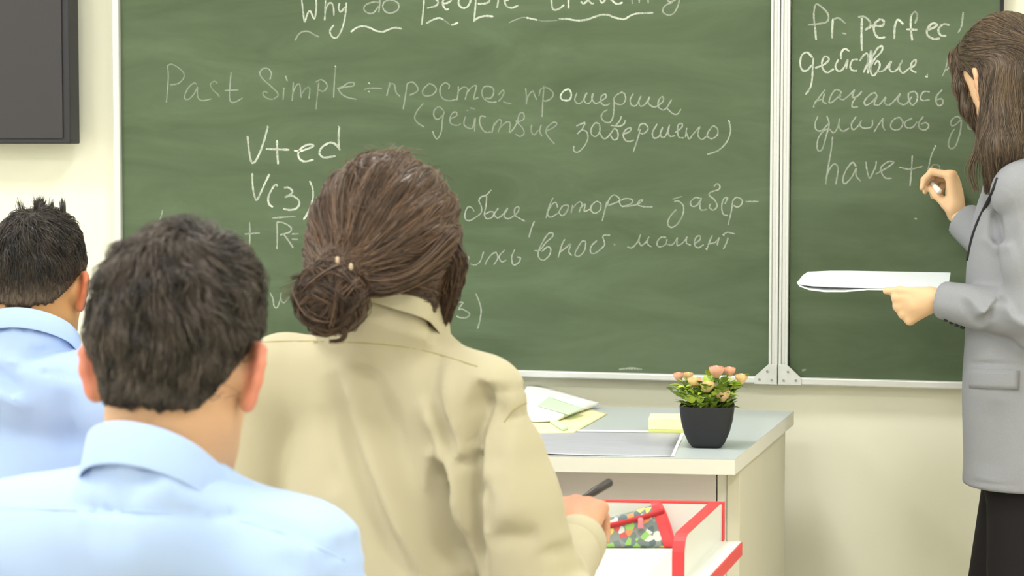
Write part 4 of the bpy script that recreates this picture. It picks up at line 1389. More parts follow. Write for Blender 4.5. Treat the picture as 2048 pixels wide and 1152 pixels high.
def boy_hair(head, material, parent, hairline, thick, whorl, n, len_top, len_low, w, lift_amt, swirl=0.7, spikes=0, spike_at=None, fwd=0.25, fade=False, parting=None, lump_a=.0030, lump_f=1.0):
    """short cropped hair: a cap grown from the skull plus thousands of locks"""
    az = lambda q: np.degrees(np.arctan2(np.abs(q[:, 0]), -q[:, 1] - .005))
    HA, HZ = hairline
    def above(P):
        q = head.to_l(P)
        b_ = az(q)
        hz = (np.interp(b_ - 9, HA, HZ) + np.interp(b_, HA, HZ) + np.interp(b_ + 9, HA, HZ)) / 3
        return (q[:, 2] - hz - .0014 * np.sin(q[:, 0] * 210 + 1.3) - .0010 * np.sin(q[:, 0] * 430 + q[:, 1] * 300)) * head.s
    skin = head.wrap(union([head.skull_l, (ell((0, -.030, -.055), (.055, .050, .050)), .03)], .03))
    def hairf(P):
        a = above(P)
        q = head.to_l(P)
        lump = lump_a * np.sin(lump_f * q[:, 0] * 95 + 2.3 * np.sin(q[:, 2] * 60)) * np.sin(lump_f * q[:, 2] * 80 + 1.7 * np.sin(q[:, 1] * 70)) * np.clip(a / .06, 0, 1)
        th = np.interp(a, [-.01, 0, .02, .06, .12, .2], [0.0, .0025, thick[0], thick[1], thick[2], thick[2]]) + lump
        if parting is not None:
            th = th - .006 * np.exp(-(seg_dist(P, parting, _F, .2)[0] / .006) ** 2)
        return smax(skin(P) - th, -a * 0.9 - .0005, .006)
    lo, hi = head.c - .17, head.c + .20
    V, F = sdf_mesh(hairf, lo, hi, .0040)
    mask = above(V) > .002
    roots = pick_roots(V, mask, n)
    edge = np.abs(above(V) - .003) < .003
    ne = n // 6
    roots[:ne] = pick_roots(V, edge, ne)
    wv = head.to_w(whorl)
    upv = head.R @ np.array((0, 0, 1.0)); fv = head.R @ np.array((0, 1.0, 0))
    ph = RNG.normal(0, .22, (n, 3))
    cl = np.floor(head.to_l(roots) * 70)                    # neighbours lean together into locks
    h1 = np.sin(cl @ np.array((12.9, 78.2, 37.7))) * 43758.5
    lean = np.stack([np.sin(h1), np.sin(h1 * 1.7 + 1), np.sin(h1 * 2.3 + 2)], 1) * .32
    def direction(P, N, t):
        r = P - wv
        r /= np.linalg.norm(r, axis=1, keepdims=True) + 1e-6
        sw = np.cross(N, r)
        q = head.to_l(P)
        low = np.clip((0.03 - q[:, 2]) / .06, 0, 1)[:, None]
        return r + swirl * sw * (1 - low) - upv * (0.35 + 1.0 * low) + fv * fwd + ph + lean
    a = above(roots)
    L = np.interp(a, [-.01, .03, .09, .16], [len_low, len_low * 1.3, len_top, len_top]) * RNG.uniform(.7, 1.25, n)
    la = np.interp(a, [0, .04, .12], [0.12, .45, 1.0]) * lift_amt
    rn = RNG.uniform(.3, 1.3, n)
    paths = surf_strands(hairf, roots, direction, L, 6, lambda P, t: la * rn * (math.sin(t * 2.4)) - .0008)
    tint = np.clip(RNG.normal(.42, .22, n) + .35 * np.sin(h1 * 3.1), 0, 1)
    ww = w * RNG.uniform(.6, 1.3, n) * np.interp(a, [0, .03], [.55, 1])
    capt = np.full(len(V), .22)
    if fade:
        av = above(V)
        capt = np.clip(1.0 - av / .055, .1, 1); tint = np.clip(tint * .5 + np.clip(1.0 - a / .055, 0, 1) * .75, 0, 1)
    if parting is not None:
        capt = np.clip(capt + 1.0 * np.exp(-(seg_dist(V, parting, _F, .2)[0] / .008) ** 2), 0, 1)
        dmin = np.min([seg_dist(paths[:, k], parting, _F, .2)[0] for k in range(paths.shape[1])], axis=0)
        keep = dmin > .0045 * RNG.uniform(.3, 1.4, n)
        paths, tint, ww = paths[keep], tint[keep], ww[keep]
    ms = [(V, F)]
    tn = [capt]
    sv, sf = strand_mesh(paths, ww)
    ms.append((sv, sf)); tn.append(np.repeat(tint, paths.shape[1] * 3))
    if spikes:
        sp = head.to_w(spike_at)
        cl_ = RNG.normal(0, 1, (14, 3)) @ np.diag((.015, .010, .002)); ci_ = RNG.integers(0, 14, spikes)
        rt = sp + cl_[ci_] + RNG.normal(0, .0025, (spikes, 3))
        tl_ = RNG.normal(0, .22, (14, 2))
        pr_ = []
        for p, c_ in zip(rt, ci_):
            dv = upv + head.R @ np.array((tl_[c_, 0] + RNG.normal(0, .06), tl_[c_, 1] + RNG.normal(0, .06), 0))
            dv /= np.linalg.norm(dv)
            l_ = RNG.uniform(.012, .024)
            pr_.append([p + dv * l_ * t + fv * .002 * t * t for t in np.linspace(0, 1, 6)])
        sv, sf = strand_mesh(np.array(pr_), w * 1.1)
        ms.append((sv, sf)); tn.append(np.full(len(sv), .15))
    VV, FF = join_np(ms)
    o = link_mesh('hair', VV, FF, material, None, True, None, np.concatenate(tn))
    return part(o, parent)

def smax(a, b, k):
    return -smin(-a, -b, k)

def frame_yaw(yaw):
    return rotm(yaw)

def eyes(head, parent):
    for sx in (-1, 1):
        c = head.to_w((sx * .031, .0865, .008))
        V, F = sdf_mesh(ell(c, (.0112 * head.s,) * 3), c - .016, c + .016, .003)
        part(link_mesh('eye', V, F, M['eye'], None, True), parent)

def neck_torso(head, nb, shL, shR, rn, female=False):
    """neck from the skull into the shoulders and an upper chest, all under the clothes below the collar"""
    a = head.to_w((0, -.022, -.03)); b = np.array(nb, float)
    fs = [cap(a, b + (a - b) * .18, rn, rn * 1.0), (cap(head.to_w((0, .02, -.075)), b + (a - b) * .10 + head.R @ np.array((0, .02, 0)), rn * .78, rn * .85), .03)]
    fs += [(cap(b - (0, 0, .045), p - np.array((0, 0, .012)), .044, .022), .03) for p in (shL, shR)]
    return fs

def seated_lower(person, pelvis, R, material, shoe=True):
    """trousers and shoes of someone sitting: thighs forward, shins down"""
    p = np.array(pelvis, float)
    r = lambda x, y, z: p + R @ np.array((x, y, z))
    fs = [ell(p + (0, 0, .02), (.17, .12, .11), R)]
    for sx in (-1, 1):
        hip, knee, ank = r(sx * .09, .02, .0), r(sx * .11, .42, .02), r(sx * .11, .40, -.38)
        fs += [(cap(hip, knee, .088, .062), .03), (cap(knee, ank, .062, .055), .02)]
    V, F = sdf_mesh(union(fs, .03), p - .6, p + .6, .014)
    part(link_mesh('trousers', V, F, material, None, True), person)
    for sx in (-1, 1):
        a = r(sx * .11, .40, -.38); a[2] = .045
        V, F = sdf_mesh(union([cap(a, a + R @ np.array((0, .14, -.010)), .042, .034), (cap(a, a + (0, 0, .06), .044, .044), .02)], .02), a - .1, a + .25, .010)
        V[:, 2] = np.maximum(V[:, 2], 0.001)
        part(link_mesh('shoe', V, F, M['shoe'], None, True), person)

def seat_z(pelvis):
    return pelvis[2]

def march(f, px, py, z0, z1, n=500, slide=0):
    """first point of the surface f = 0 along a line of sight; slides sideways until it meets it"""
    zz = np.linspace(z0, z1, n)
    for k in range(60):
        P = CAM + ray(px + slide * k, py)[None, :] * zz[:, None]
        v_ = f(P); j = np.flatnonzero(v_ < 0)
        if len(j) or not slide:
            break
    return P[j[0]] if len(j) else None

def seam(f, pts, z0, z1, material, parent, r=.0011, name='seam'):
    out = []
    for x, y in catmull([np.array(p, float) for p in pts], 8):
        p = march(f, x, y, z0, z1)
        if p is not None:
            out.append(p - _F * r * .1)
    if len(out) > 3:
        v_, q_ = tube_vf(out, r, 6)
        part(link_mesh(name, v_, q_, material, None, True), parent)

class NeckRing:
    """the line a collar follows: square to a tilted axis, just clear of the skin all round"""
    def __init__(self, head, nb, dz, R, pitch, roll, stand, skin, yaw=0, clear=.004):
        a = head.to_w((0, -.022, -.03)); b = np.array(nb, float)
        ax = (a - b) / np.linalg.norm(a - b)
        self.c = b + (ax * .75 + np.array((0, 0, .25))) * dz
        self.R = R @ rotm(yaw, pitch, roll)
        self.stand = stand
        n = 72
        self.t = np.linspace(0, 2 * math.pi, n, endpoint=False)
        rr = np.linspace(.03, .11, 81)
        best = np.zeros(n)
        for z in (-.012, stand * .5, stand):
            for i, t in enumerate(self.t):
                P = self.c + (np.outer(rr, [math.cos(t), math.sin(t), 0]) + np.array((0, 0, z))) @ self.R.T
                v_ = skin(P); k = np.flatnonzero(v_ < 0)
                best[i] = max(best[i], rr[k[-1]] if len(k) else .045)
        best = np.minimum(best, np.median(best) * 1.5)
        for _ in range(6):
            best = np.maximum(best, (np.roll(best, 1) + np.roll(best, -1)) / 2)
        best = (np.roll(best, 2) + np.roll(best, 1) + best + np.roll(best, -1) + np.roll(best, -2)) / 5
        self.r = best + clear
    def rad(self, t):
        return np.interp(np.mod(t, 2 * math.pi), np.append(self.t, 2 * math.pi), np.append(self.r, self.r[0]))
    def yoke(self, down=.05, extra=.002):
        """cloth rising up the neck into the collar"""
        nrm = self.R[:, 2]
        def g(P):
            dep = -((P - self.c) @ nrm) / nrm[2]              # height still to go, straight up, to the ring
            q = (P + np.outer(dep, (0, 0, 1.0)) - self.c) @ self.R
            t = np.arctan2(q[:, 1], q[:, 0]); r = np.hypot(q[:, 0], q[:, 1])
            flare = np.clip(dep, 0, .035) * .22 - np.clip(dep - .035, 0, .2) * .8
            d = r - self.rad(t) - extra - flare
            return np.maximum(np.maximum(d * .85, -dep + .004), dep - down)
        return g
    def collar(self, fall, flare, material, shirt, gap=.5):
        st = self.stand
        prof = [(-.002, -.012), (0.0, st * .5), (.001, st - .002), (.003, st), (.006, st - .003), (.0065 + flare * .5, st - fall * .5), (.007 + flare, st - fall), (.005 + flare, st - fall - .0005), (.0045 + flare * .5, st - fall * .5), (.0035, st - .006)]
        m = len(prof); n = 72
        V, Q = [], []
        dirz = self.R[:, 2] * .35 + np.array((0, 0, .65)); dirz /= np.linalg.norm(dirz)
        for t in np.linspace(math.pi / 2 + gap, math.pi / 2 + 2 * math.pi - gap, n):
            sa = math.sin(t); r0 = float(self.rad(t))
            for o_, z in prof:
                zz = z if z > st - .004 else st + (z - st) * (1 + .35 * max(0, sa))
                V.append(self.c + self.R @ np.array(((r0 + o_) * math.cos(t), (r0 + o_) * sa, 0)) + zz * dirz)
        for i in range(n - 1):
            for k in range(m):
                k2 = (k + 1) % m
                Q.append((i * m + k, (i + 1) * m + k, (i + 1) * m + k2, i * m + k2))
        Q.append(tuple(range(m))); Q.append(tuple((n - 1) * m + k for k in range(m))[::-1])
        o = link_mesh('collar', V, Q, material, None, True)
        bevel(o, .0008, 2)
        return part(o, shirt)

# ================================================================== boy at the front left, nearest the camera
def build_front_boy():
    hc = W(360, 738, 2.185)
    head = Head(hc, rotm(1, 21, 2), .95)
    nb = W(308, 962, 2.150)
    shR, shL = W(606, 1130, 2.155), W(14, 1086, 2.30)
    R = frame_yaw(math.degrees(math.atan2((shR - shL)[1], (shR - shL)[0])))
    t = thing('person', 'schoolboy seen from behind in a pale blue shirt, short dark hair, nearest the camera', 'person', (nb[0], nb[1], 0))
    mid = (shL + shR) / 2
    r = lambda x, y, z: mid + R @ np.array((x, y, z))
    elR, elL = r(.245, .05, -.27), r(-.245, .05, -.27)
    wrR, wrL = r(.17, .27, -.33), r(-.17, .27, -.33)
    bodyf = neck_torso(head, nb, shL, shR, .053)
    skinf = union([head.skin()] + [(f[0] if isinstance(f, tuple) else f, .02) for f in bodyf], .02)
    V1 = sdf_mesh(skinf, np.minimum(hc - .15, nb - .20), np.maximum(hc + .18, nb + .20), .0038)
    arms = union([ell(r(0, .03, -.25), (.13, .08, .24), R), (cap(shL, elL, .040, .034), .03), (cap(shR, elR, .040, .034), .03), (cap(elL, wrL, .034, .024), .02), (cap(elR, wrR, .034, .024), .02)], .03)
    V2 = sdf_mesh(arms, mid - .55, mid + .45, .012)
    ms = [V1, V2]
    for wr, el, sx in ((wrR, elR, 1), (wrL, elL, -1)):
        hd = R @ np.array((-sx * .35, .9, 0.0))
        hf, _ = hand_sdf(wr, hd, (0, 0, -1), R @ np.array((-sx, .3, 0)), [(15, 20, 15)] * 4)
        ms.append(sdf_mesh(hf, wr - .2, wr + .2, .004))
    skin_obj('body', ms, M['skin_fair'], t, head.ear_tone)
    eyes(head, t)
    boy_hair(head, M['hair_dark'], t, ([0, 30, 48, 62, 78, 92, 105, 130, 180], [-.060, -.058, -.048, -.024, .010, .028, .030, .060, .085]), (.003, .008, .014), (.020, -.060, .108), 16000, .036, .010, .00050, .013, swirl=.8, parting=[W(x, y, 2.09) for x, y in ((352, 528), (385, 520), (412, 530), (430, 552), (432, 585))], lump_a=.0052, lump_f=.72)
    # shirt
    sh = [ell(r(0, .035, -.20), (.178, .128, .24), R), (ell(r(0, .03, -.50), (.170, .125, .25), R), .08),
          (cap(shL, shR, .058, .058), .05), (cap(nb - (0, 0, .036), shL + (shR - shL) * .14 + up * .018, .066, .052), .035), (cap(nb - (0, 0, .036), shR - (shR - shL) * .14 + up * .014, .066, .052), .035),
          (cap(shL, elL, .054, .056), .025), (cap(shR, elR, .054, .056), .025), (cap(elL, wrL, .056, .040), .03), (cap(elR, wrR, .056, .040), .03)]
    ZB = 2.10
    w_ = lambda *pts: [W(x, y, ZB) for x, y in pts]
    folds = [(w_((345, 935), (295, 965), (235, 1003)), .016, .0045), (w_((260, 930), (190, 952), (120, 965)), .016, .003), (w_((375, 940), (315, 980), (255, 1015)), .014, -.003),
             (w_((-60, 1012), (150, 1018), (400, 1026), (560, 1062), (700, 1118)), .0030, .0035),
             (w_((650, 1090), (690, 1130), (660, 1200)), .016, .006), (w_((700, 1080), (715, 1120), (705, 1170)), .007, .005), (w_((560, 1110), (610, 1150), (640, 1210)), .014, .004),
             (w_((150, 1035), (300, 1050)), .03, .004)]
    ring = NeckRing(head, nb, -.004, R, 34, -2, .026, skinf, 0, .004)
    sh.append((ring.yoke(.09), .018))
    folds = [(p_, w0, d0 * 1.5) for p_, w0, d0 in folds]
    f = with_folds(union(sh, .05), folds, R[:, 1])
    V, F = sdf_mesh(f, mid - (.45, .40, .62), mid + (.45, .45, .22), .0065)
    so = part(link_mesh('shirt', V, F, M['shirt_blue'], None, True), t)
    ring.collar(.042, .003, M['shirt_blue'], so)
    seam(f, [(-40, 1014), (150, 1020), (400, 1028), (560, 1064), (690, 1120)], 1.85, 2.4, M['shirt_blue'], so, .0009)
    pel = r(0, .0, 0); pel[2] = .53
    seated_lower(t, pel, R, M['blue_trouser'])
    return t
build_front_boy()

# ================================================================== boy further left
def build_far_boy():
    hc = W(80, 578, 3.97)
    head = Head(hc, rotm(3, 17, 0), 1.0)
    nb = W(62, 690, 3.93)
    shR, shL = W(240, 790, 3.92), W(-106, 770, 4.07)
    R = frame_yaw(math.degrees(math.atan2((shR - shL)[1], (shR - shL)[0])))
    t = thing('person', 'schoolboy seen from behind in a pale blue shirt, cropped black hair, at the left edge', 'person', (nb[0], nb[1], 0))
    mid = (shL + shR) / 2
    r = lambda x, y, z: mid + R @ np.array((x, y, z))
    elR, elL = r(.235, .08, -.26), r(-.235, .08, -.26)
    wrR, wrL = r(.16, .30, -.30), r(-.16, .30, -.30)
    bodyf = neck_torso(head, nb, shL, shR, .057)
    skinf = union([head.skin()] + [(f[0] if isinstance(f, tuple) else f, .02) for f in bodyf], .02)
    V1 = sdf_mesh(skinf, np.minimum(hc - .15, nb - .20), np.maximum(hc + .18, nb + .20), .0045)
    arms = union([ell(r(0, .03, -.25), (.13, .08, .24), R), (cap(shL, elL, .040, .034), .03), (cap(shR, elR, .040, .034), .03), (cap(elL, wrL, .034, .024), .02), (cap(elR, wrR, .034, .024), .02)], .03)
    ms = [V1, sdf_mesh(arms, mid - .55, mid + .45, .012)]
    for wr, sx in ((wrR, 1), (wrL, -1)):
        hd = R @ np.array((-sx * .35, .9, 0.0))
        hf, _ = hand_sdf(wr, hd, (0, 0, -1), R @ np.array((-sx, .3, 0)), [(15, 20, 15)] * 4)
        ms.append(sdf_mesh(hf, wr - .2, wr + .2, .005))
    skin_obj('body', ms, M['skin_tan'], t, head.ear_tone)
    eyes(head, t)
    boy_hair(head, M['hair_black'], t, ([0, 25, 45, 60, 75, 90, 105, 130, 180], [-.052, -.046, -.036, -.020, .005, .030, .032, .060, .085]), (.003, .009, .016), (.0, -.060, .108), 9000, .028, .007, .0006, .007, swirl=.4, spikes=420, spike_at=(.004, -.03, .132), fade=True)
    sh = [ell(r(0, .035, -.20), (.175, .125, .24), R), (ell(r(0, .03, -.50), (.165, .12, .25), R), .08),
          (cap(shL, shR, .064, .064), .06), (cap(nb - (0, 0, .05), shL + (shR - shL) * .10, .072, .054), .05), (cap(nb - (0, 0, .05), shR - (shR - shL) * .10, .072, .054), .05),
          (cap(shL, elL, .064, .058), .035), (cap(shR, elR, .064, .058), .035), (cap(elL, wrL, .056, .040), .03), (cap(elR, wrR, .056, .040), .03)]
    w_ = lambda *pts: [W(x, y, 3.86) for x, y in pts]
    folds = [(w_((150, 690), (90, 705), (40, 720)), .012, .010), (w_((40, 790), (10, 760), (-30, 750)), .016, .012), (w_((60, 820), (20, 790), (-20, 790)), .014, -.008), (w_((-50, 740), (60, 738), (170, 760)), .004, .003), (w_((130, 780), (110, 860), (80, 920)), .02, .008)]
    ring = NeckRing(head, nb, .012, R, 26, -6, .026, skinf)
    sh.append((ring.yoke(.09), .018))
    folds = [(p_, w0, d0 * 1.5) for p_, w0, d0 in folds]
    f = with_folds(union(sh, .05), folds, R[:, 1])
    V, F = sdf_mesh(f, mid - (.42, .38, .62), mid + (.42, .45, .25), .0085)
    so = part(link_mesh('shirt', V, F, M['shirt_blue'], None, True), t)
    ring.collar(.038, .007, M['shirt_blue'], so)
    pel = r(0, .0, 0); pel[2] = .53
    seated_lower(t, pel, R, M['blue_trouser'])
    return t
build_far_boy()

def guided_hair(name, curves, per, spread, K, w, tint0=.4, tstd=.22, noise=.0, lockn=1):
    """locks of hair along guide curves: each guide is a list of points, spread its radius at root, middle and tip"""
    paths, tn = [], []
    for ci, (g, n, sp, tb) in enumerate(curves):
        c = np.array(catmull(g, 8))
        s = np.linspace(0, 1, len(c))
        G = np.stack([np.interp(np.linspace(0, 1, K), s, c[:, i]) for i in range(3)], 1)
        sp_ = np.interp(np.linspace(0, 1, K), np.linspace(0, 1, len(sp)), sp)[:, None]
        for _ in range(n):
            o_ = RNG.normal(0, 1, 3); o_ /= max(np.linalg.norm(o_), 1)
            o2 = o_ + RNG.normal(0, .35, 3)
            mixv = np.linspace(0, 1, K)[:, None]
            wob = noise * np.sin(np.linspace(0, 1, K)[:, None] * RNG.uniform(4, 11) + RNG.uniform(0, 6, 3))
            paths.append(G + sp_ * (o_ * (1 - mixv) + o2 * mixv) + wob)
            tn.append(np.clip(tb + RNG.normal(0, tstd), 0, 1))
    paths = np.array(paths)
    V, F = strand_mesh(paths, w * RNG.uniform(.6, 1.3, len(paths)))
    return V, F, np.repeat(np.array(tn), K * 3)

# ================================================================== student in the khaki shirt, hair in a low bun
def build_khaki():
    hc = W(764, 520, 2.99)
    head = Head(hc, rotm(-13, 24, 4), .98, True)
    nb = W(800, 668, 3.005)
    shR, shL = W(966, 798, 2.935), W(566, 756, 3.10)
    R = frame_yaw(math.degrees(math.atan2((shR - shL)[1], (shR - shL)[0])))
    t = thing('person', 'student seen from behind in a khaki shirt, brown hair tied in a low bun, writing', 'person', (nb[0], nb[1], 0))
    mid = (shL + shR) / 2
    r = lambda x, y, z: mid + R @ np.array((x, y, z))
    elR = W(1078, 1190, 2.93); wrR = W(1156, 1085, 3.16)
    elL, wrL = r(-.24, .05, -.24), r(-.10, .30, -.19)
    bodyf = neck_torso(head, nb, shL, shR, .050, True)
    skinf = union([head.skin()] + [(f[0] if isinstance(f, tuple) else f, .02) for f in bodyf], .02)
    V1 = sdf_mesh(skinf, np.minimum(hc - .15, nb - .18), np.maximum(hc + .18, nb + .20), .0042)
    arms = union([ell(r(0, .03, -.25), (.12, .08, .24), R), (cap(shL - up * .02, elL, .026, .028), .03), (cap(shR - up * .02 + R @ np.array((.01, .02, 0)), elR, .024, .028), .03), (cap(elL, wrL, .032, .022), .02), (cap(elR, wrR, .032, .022), .02)], .03)
    ms = [V1, sdf_mesh(arms, mid - .55, mid + .45, .012)]
    # the writing hand: back of the hand towards the camera, fingers closed on the pen
    pen_a, pen_b = W(1222, 963, 3.27), W(1128, 1020, 3.22)
    hd = W(1166, 1000, 3.235) - wrR
    hf, tips = hand_sdf(wrR, hd, R @ np.array((-.35, .9, -.45)), R @ np.array((-1, .1, .5)), [(48, 55, 25), (55, 62, 35), (62, 68, 40), (66, 70, 40)], 2,
                        [(.024, .036, .016), (.030, .060, .028), (.020, .082, .034)], .95)
    ms.append(sdf_mesh(hf, wrR - .15, wrR + .17, .0026))
    hfl, _ = hand_sdf(wrL, R @ np.array((.6, .8, -.1)), (0, 0, -1), R @ np.array((.5, -.5, 0)), [(12, 18, 12)] * 4)
    ms.append(sdf_mesh(hfl, wrL - .2, wrL + .2, .005))
    def tone(V):
        return np.clip(head.ear_tone(V) + .75 * np.exp(-(np.linalg.norm(V - (wrR + hd * .9), axis=1) / .05) ** 2), 0, 1)
    skin_obj('body', ms, M['skin_fair'], t, tone)
    eyes(head, t)
    # hair: cap swept back to the bun at the lower left
    bun = W(664, 594, 2.865)
    kn = W(684, 548, 2.885)
    skin = head.wrap(union([head.skull_l, (ell((0, -.030, -.045), (.058, .050, .050)), .03)], .03))
    def region(P):
        q = head.to_l(P)
        az = np.degrees(np.arctan2(np.abs(q[:, 0]), -q[:, 1] - .005))
        return (q[:, 2] - np.interp(az, [0, 40, 70, 95, 120, 150, 180], [-.070, -.068, -.055, -.03, .010, .06, .085])) * head.s
    def capf(P):
        a = region(P); q = head.to_l(P)
        th = np.interp(a, [0, .03, .1, .17], [.005, .015, .022, .021])
        # combed furrows running to the knot
        rel = P - kn
        ang = np.arctan2(rel @ _R, rel[:, 2])
        dist = np.linalg.norm(rel, axis=1)
        th = th + (.0022 * np.sin(ang * 23 + 3 * np.sin(dist * 22)) + .0018 * np.sin(ang * 51 + 2)) * np.clip(dist / .08, 0, 1)
        return smax(skin(P) - th, -a, .008)
    side = union([cap(head.to_w((.066, .02, .02)), head.to_w((.072, .01, -.075)), .026, .018), (cap(head.to_w((.078, -.018, .02)), head.to_w((.076, -.016, -.045)), .027, .022), .02), (cap(head.to_w((-.05, -.03, -.02)), kn, .035, .028), .03), (cap(head.to_w((.05, -.05, -.02)), kn, .03, .024), .03)], .03)
    hf_ = union([capf, (side, .025)], .025)
    V, F = sdf_mesh(hf_, hc - .19, hc + .19, .0045)
    roots_n = 9000
    roots = pick_roots(V, np.ones(len(V), bool), roots_n)
    part_l = head.to_w((.0, .055, .135))
    jit = RNG.normal(0, .06, (roots_n, 3))
    cl = np.floor(head.to_l(roots) * 55); h1 = np.sin(cl @ np.array((12.9, 78.2, 37.7))) * 43758.5
    lean = np.stack([np.sin(h1), np.sin(h1 * 1.7 + 1), np.sin(h1 * 2.3 + 2)], 1) * .12
    upv = head.R @ np.array((0, 0, 1.0)); bkv = head.R @ np.array((0, -1.0, 0))
    def direction(P, N, tt):
        k = kn - P
        d_ = np.linalg.norm(k, axis=1, keepdims=True)
        k = k / (d_ + 1e-6)
        q = head.to_l(P)
        dn = np.clip((q[:, 2:3] + .0) / .10, 0, 1)
        return k * 1.0 - upv * .55 * dn + bkv * .35 * dn + jit + lean
    dist = np.linalg.norm(roots - kn, axis=1)
    L = np.minimum(RNG.uniform(.06, .13, roots_n), dist * .95 + .01)
    rn = RNG.uniform(0, 1, roots_n)
    paths = surf_strands(hf_, roots, direction, L, 8, lambda P, tt: .0002 + .0028 * rn * math.sin(tt * 3.0))
    tint = np.clip(RNG.normal(.38, .2, roots_n) + .30 * np.sin(h1 * 3.1) , 0, 1)
    mv = [(V, F)]; tn = [np.full(len(V), .22)]
    sv, sf = strand_mesh(paths, .0007 * RNG.uniform(.6, 1.4, roots_n)); mv.append((sv, sf)); tn.append(np.repeat(tint, 8 * 3))
    # the long sweep from the right temple under the crown towards the knot
    gl = []
    for k in range(26):
        u = k / 25
        a = W(905 - 30 * u, 470 + 62 * u, 2.93 - .02 * u) + RNG.normal(0, .003, 3)
        b = W(830 - 30 * u, 545 + 25 * u, 2.875); c = W(755 - 20 * u, 562 + 18 * u, 2.868); d = kn + RNG.normal(0, .008, 3)
        gl.append(([a, b, c, d], 42, (.010, .008, .006, .005), .35 + .35 * math.sin(k * 1.3)))
    # waves and loose curls beside the right ear
    for k in range(9):
        x0 = 892 + 20 * math.sin(k * 2.1)
        pts = [W(880 + RNG.normal(0, 10), 470, 2.96), W(905 + RNG.normal(0, 10), 520, 2.95), W(x0 + RNG.normal(0, 6) + 8, 560, 2.96), W(905 - 6 * (k % 3), 595, 2.97), W(884 + RNG.normal(0, 5), 645 + 4 * (k % 2), 2.98)]
        gl.append((pts, 60, (.010, .009, .009, .007, .003), .30 + .1 * (k % 3)))
    for k in range(4):                                        # one ringlet standing off
        pts = [W(895, 505 + 4 * k, 2.95), W(925, 512, 2.95), W(931 - 2 * k, 535, 2.95), W(912, 562, 2.955), W(902, 575, 2.96), W(896, 560 - 3 * k, 2.96)]
        gl.append((pts, 26, (.005, .004, .004, .004, .003, .002), .45))
    for k in range(60):                                       # flyaways over the crown
        q = RNG.normal(0, 1, 3) * (.6, .6, .35) + (0, -.2, .9)
        q = q / np.linalg.norm(q)
        p0 = head.to_w(np.array((0, -.01, .032)) + q * (.088, .108, .110))
        dv = np.cross(head.R @ q, RNG.normal(0, 1, 3)); dv /= np.linalg.norm(dv)
        gl.append(([p0, p0 + dv * .02 + (head.R @ q) * .007, p0 + dv * .045 + (head.R @ q) * .004], 1, (.001,), .6))
    sv, sf, st = guided_hair('x', gl, 0, 0, 14, .0007, noise=.0012)
    mv.append((sv, sf)); tn.append(st)
    VV, FF = join_np(mv)
    ho = part(link_mesh('hair', VV, FF, M['hair_brown'], None, True, None, np.concatenate(tn)), t)
    # the bun
    bx_, bz_ = _R, up
    by_ = -np.cross(_R, up)
    bf = union([ell(bun, (.041, .036, .038)), (ell(bun + _R * .010 - up * .012, (.034, .030, .028)), .02), (ell(bun - _R * .012 + up * .010, (.030, .030, .028)), .02)], .02)
    V, F = sdf_mesh(bf, bun - .07, bun + .07, .004)
    gl = []
    for k in range(70):
        ax = RNG.normal(0, 1, 3) * (.5, 1.0, .5) ; ax = ax / np.linalg.norm(ax)
        st_ = np.cross(ax, RNG.normal(0, 1, 3)); st_ /= np.linalg.norm(st_)
        n2 = np.cross(ax, st_)
        o_ = ax * RNG.uniform(-.02, .02)
        ph = RNG.uniform(2.2, 4.2)
        pts = []
        for u in np.linspace(0, ph, 7):
            v_ = o_ + (st_ * math.cos(u) + n2 * math.sin(u)) * .040
            k0 = np.linalg.norm(v_ / np.array((.042, .040, .040)))
            pts.append(bun + v_ / k0 * RNG.uniform(.90, 1.15))
        gl.append((pts, 22, (.004, .0055, .003), .28 + .25 * math.sin(k * 1.9)))
    for k in range(5):                                        # hair gathered into the knot
        a = kn + RNG.normal(0, .008, 3) + up * .012
        gl.append(([a + up * .02, a, bun + RNG.normal(0, .018, 3)], 40, (.008, .010, .010), .45))
    # loose loops: tail curling under the bun, a flick to the left
    tail = [W(640, 640, 2.86), W(632, 656, 2.86), W(655, 664, 2.85), W(680, 652, 2.85), W(690, 662, 2.85), W(684, 680, 2.85), W(660, 683, 2.85)]
    gl.append((tail, 60, (.008, .007, .006, .003, .0022, .0018, .0015), .5))
    gl.append(([W(640, 640, 2.87), W(625, 652, 2.86), W(640, 662, 2.86), W(668, 656, 2.86)], 60, (.008, .007, .006, .004), .3))
    gl.append(([W(625, 570, 2.87), W(605, 553, 2.86), W(582, 556, 2.86)], 16, (.006, .003, .001), .3))
    sv, sf, st = guided_hair('x', gl, 0, 0, 14, .0007, noise=.0010)
    VV, FF = join_np([(V, F), (sv, sf)])
    part(link_mesh('hair_bun', VV, FF, M['hair_brown'], None, True, None, np.concatenate([np.full(len(V), .15), st])), ho)
    ring = [kn + _R * .016 * math.cos(a) + by_ * .016 * math.sin(a) + up * (.004 * math.cos(a)) for a in np.linspace(0, 2 * math.pi, 17)]
    part(link_mesh('hair_tie', *tube_vf(ring, .0035, 8), M['band'], None, True), ho)
    for px, py in ((675, 521), (702, 534), (661, 543)):
        c = W(px, py, 2.845)
        V, F = sdf_mesh(ell(c, (.0028, .003, .0058)), c - .012, c + .012, .0016)
        part(link_mesh('hair_clip', V, F, M['band'], None, True, 'small pale hair clip'), ho)
    # shirt
    sm = shR + (elR - shR) * .55 + R @ np.array((.0, -.01, 0))
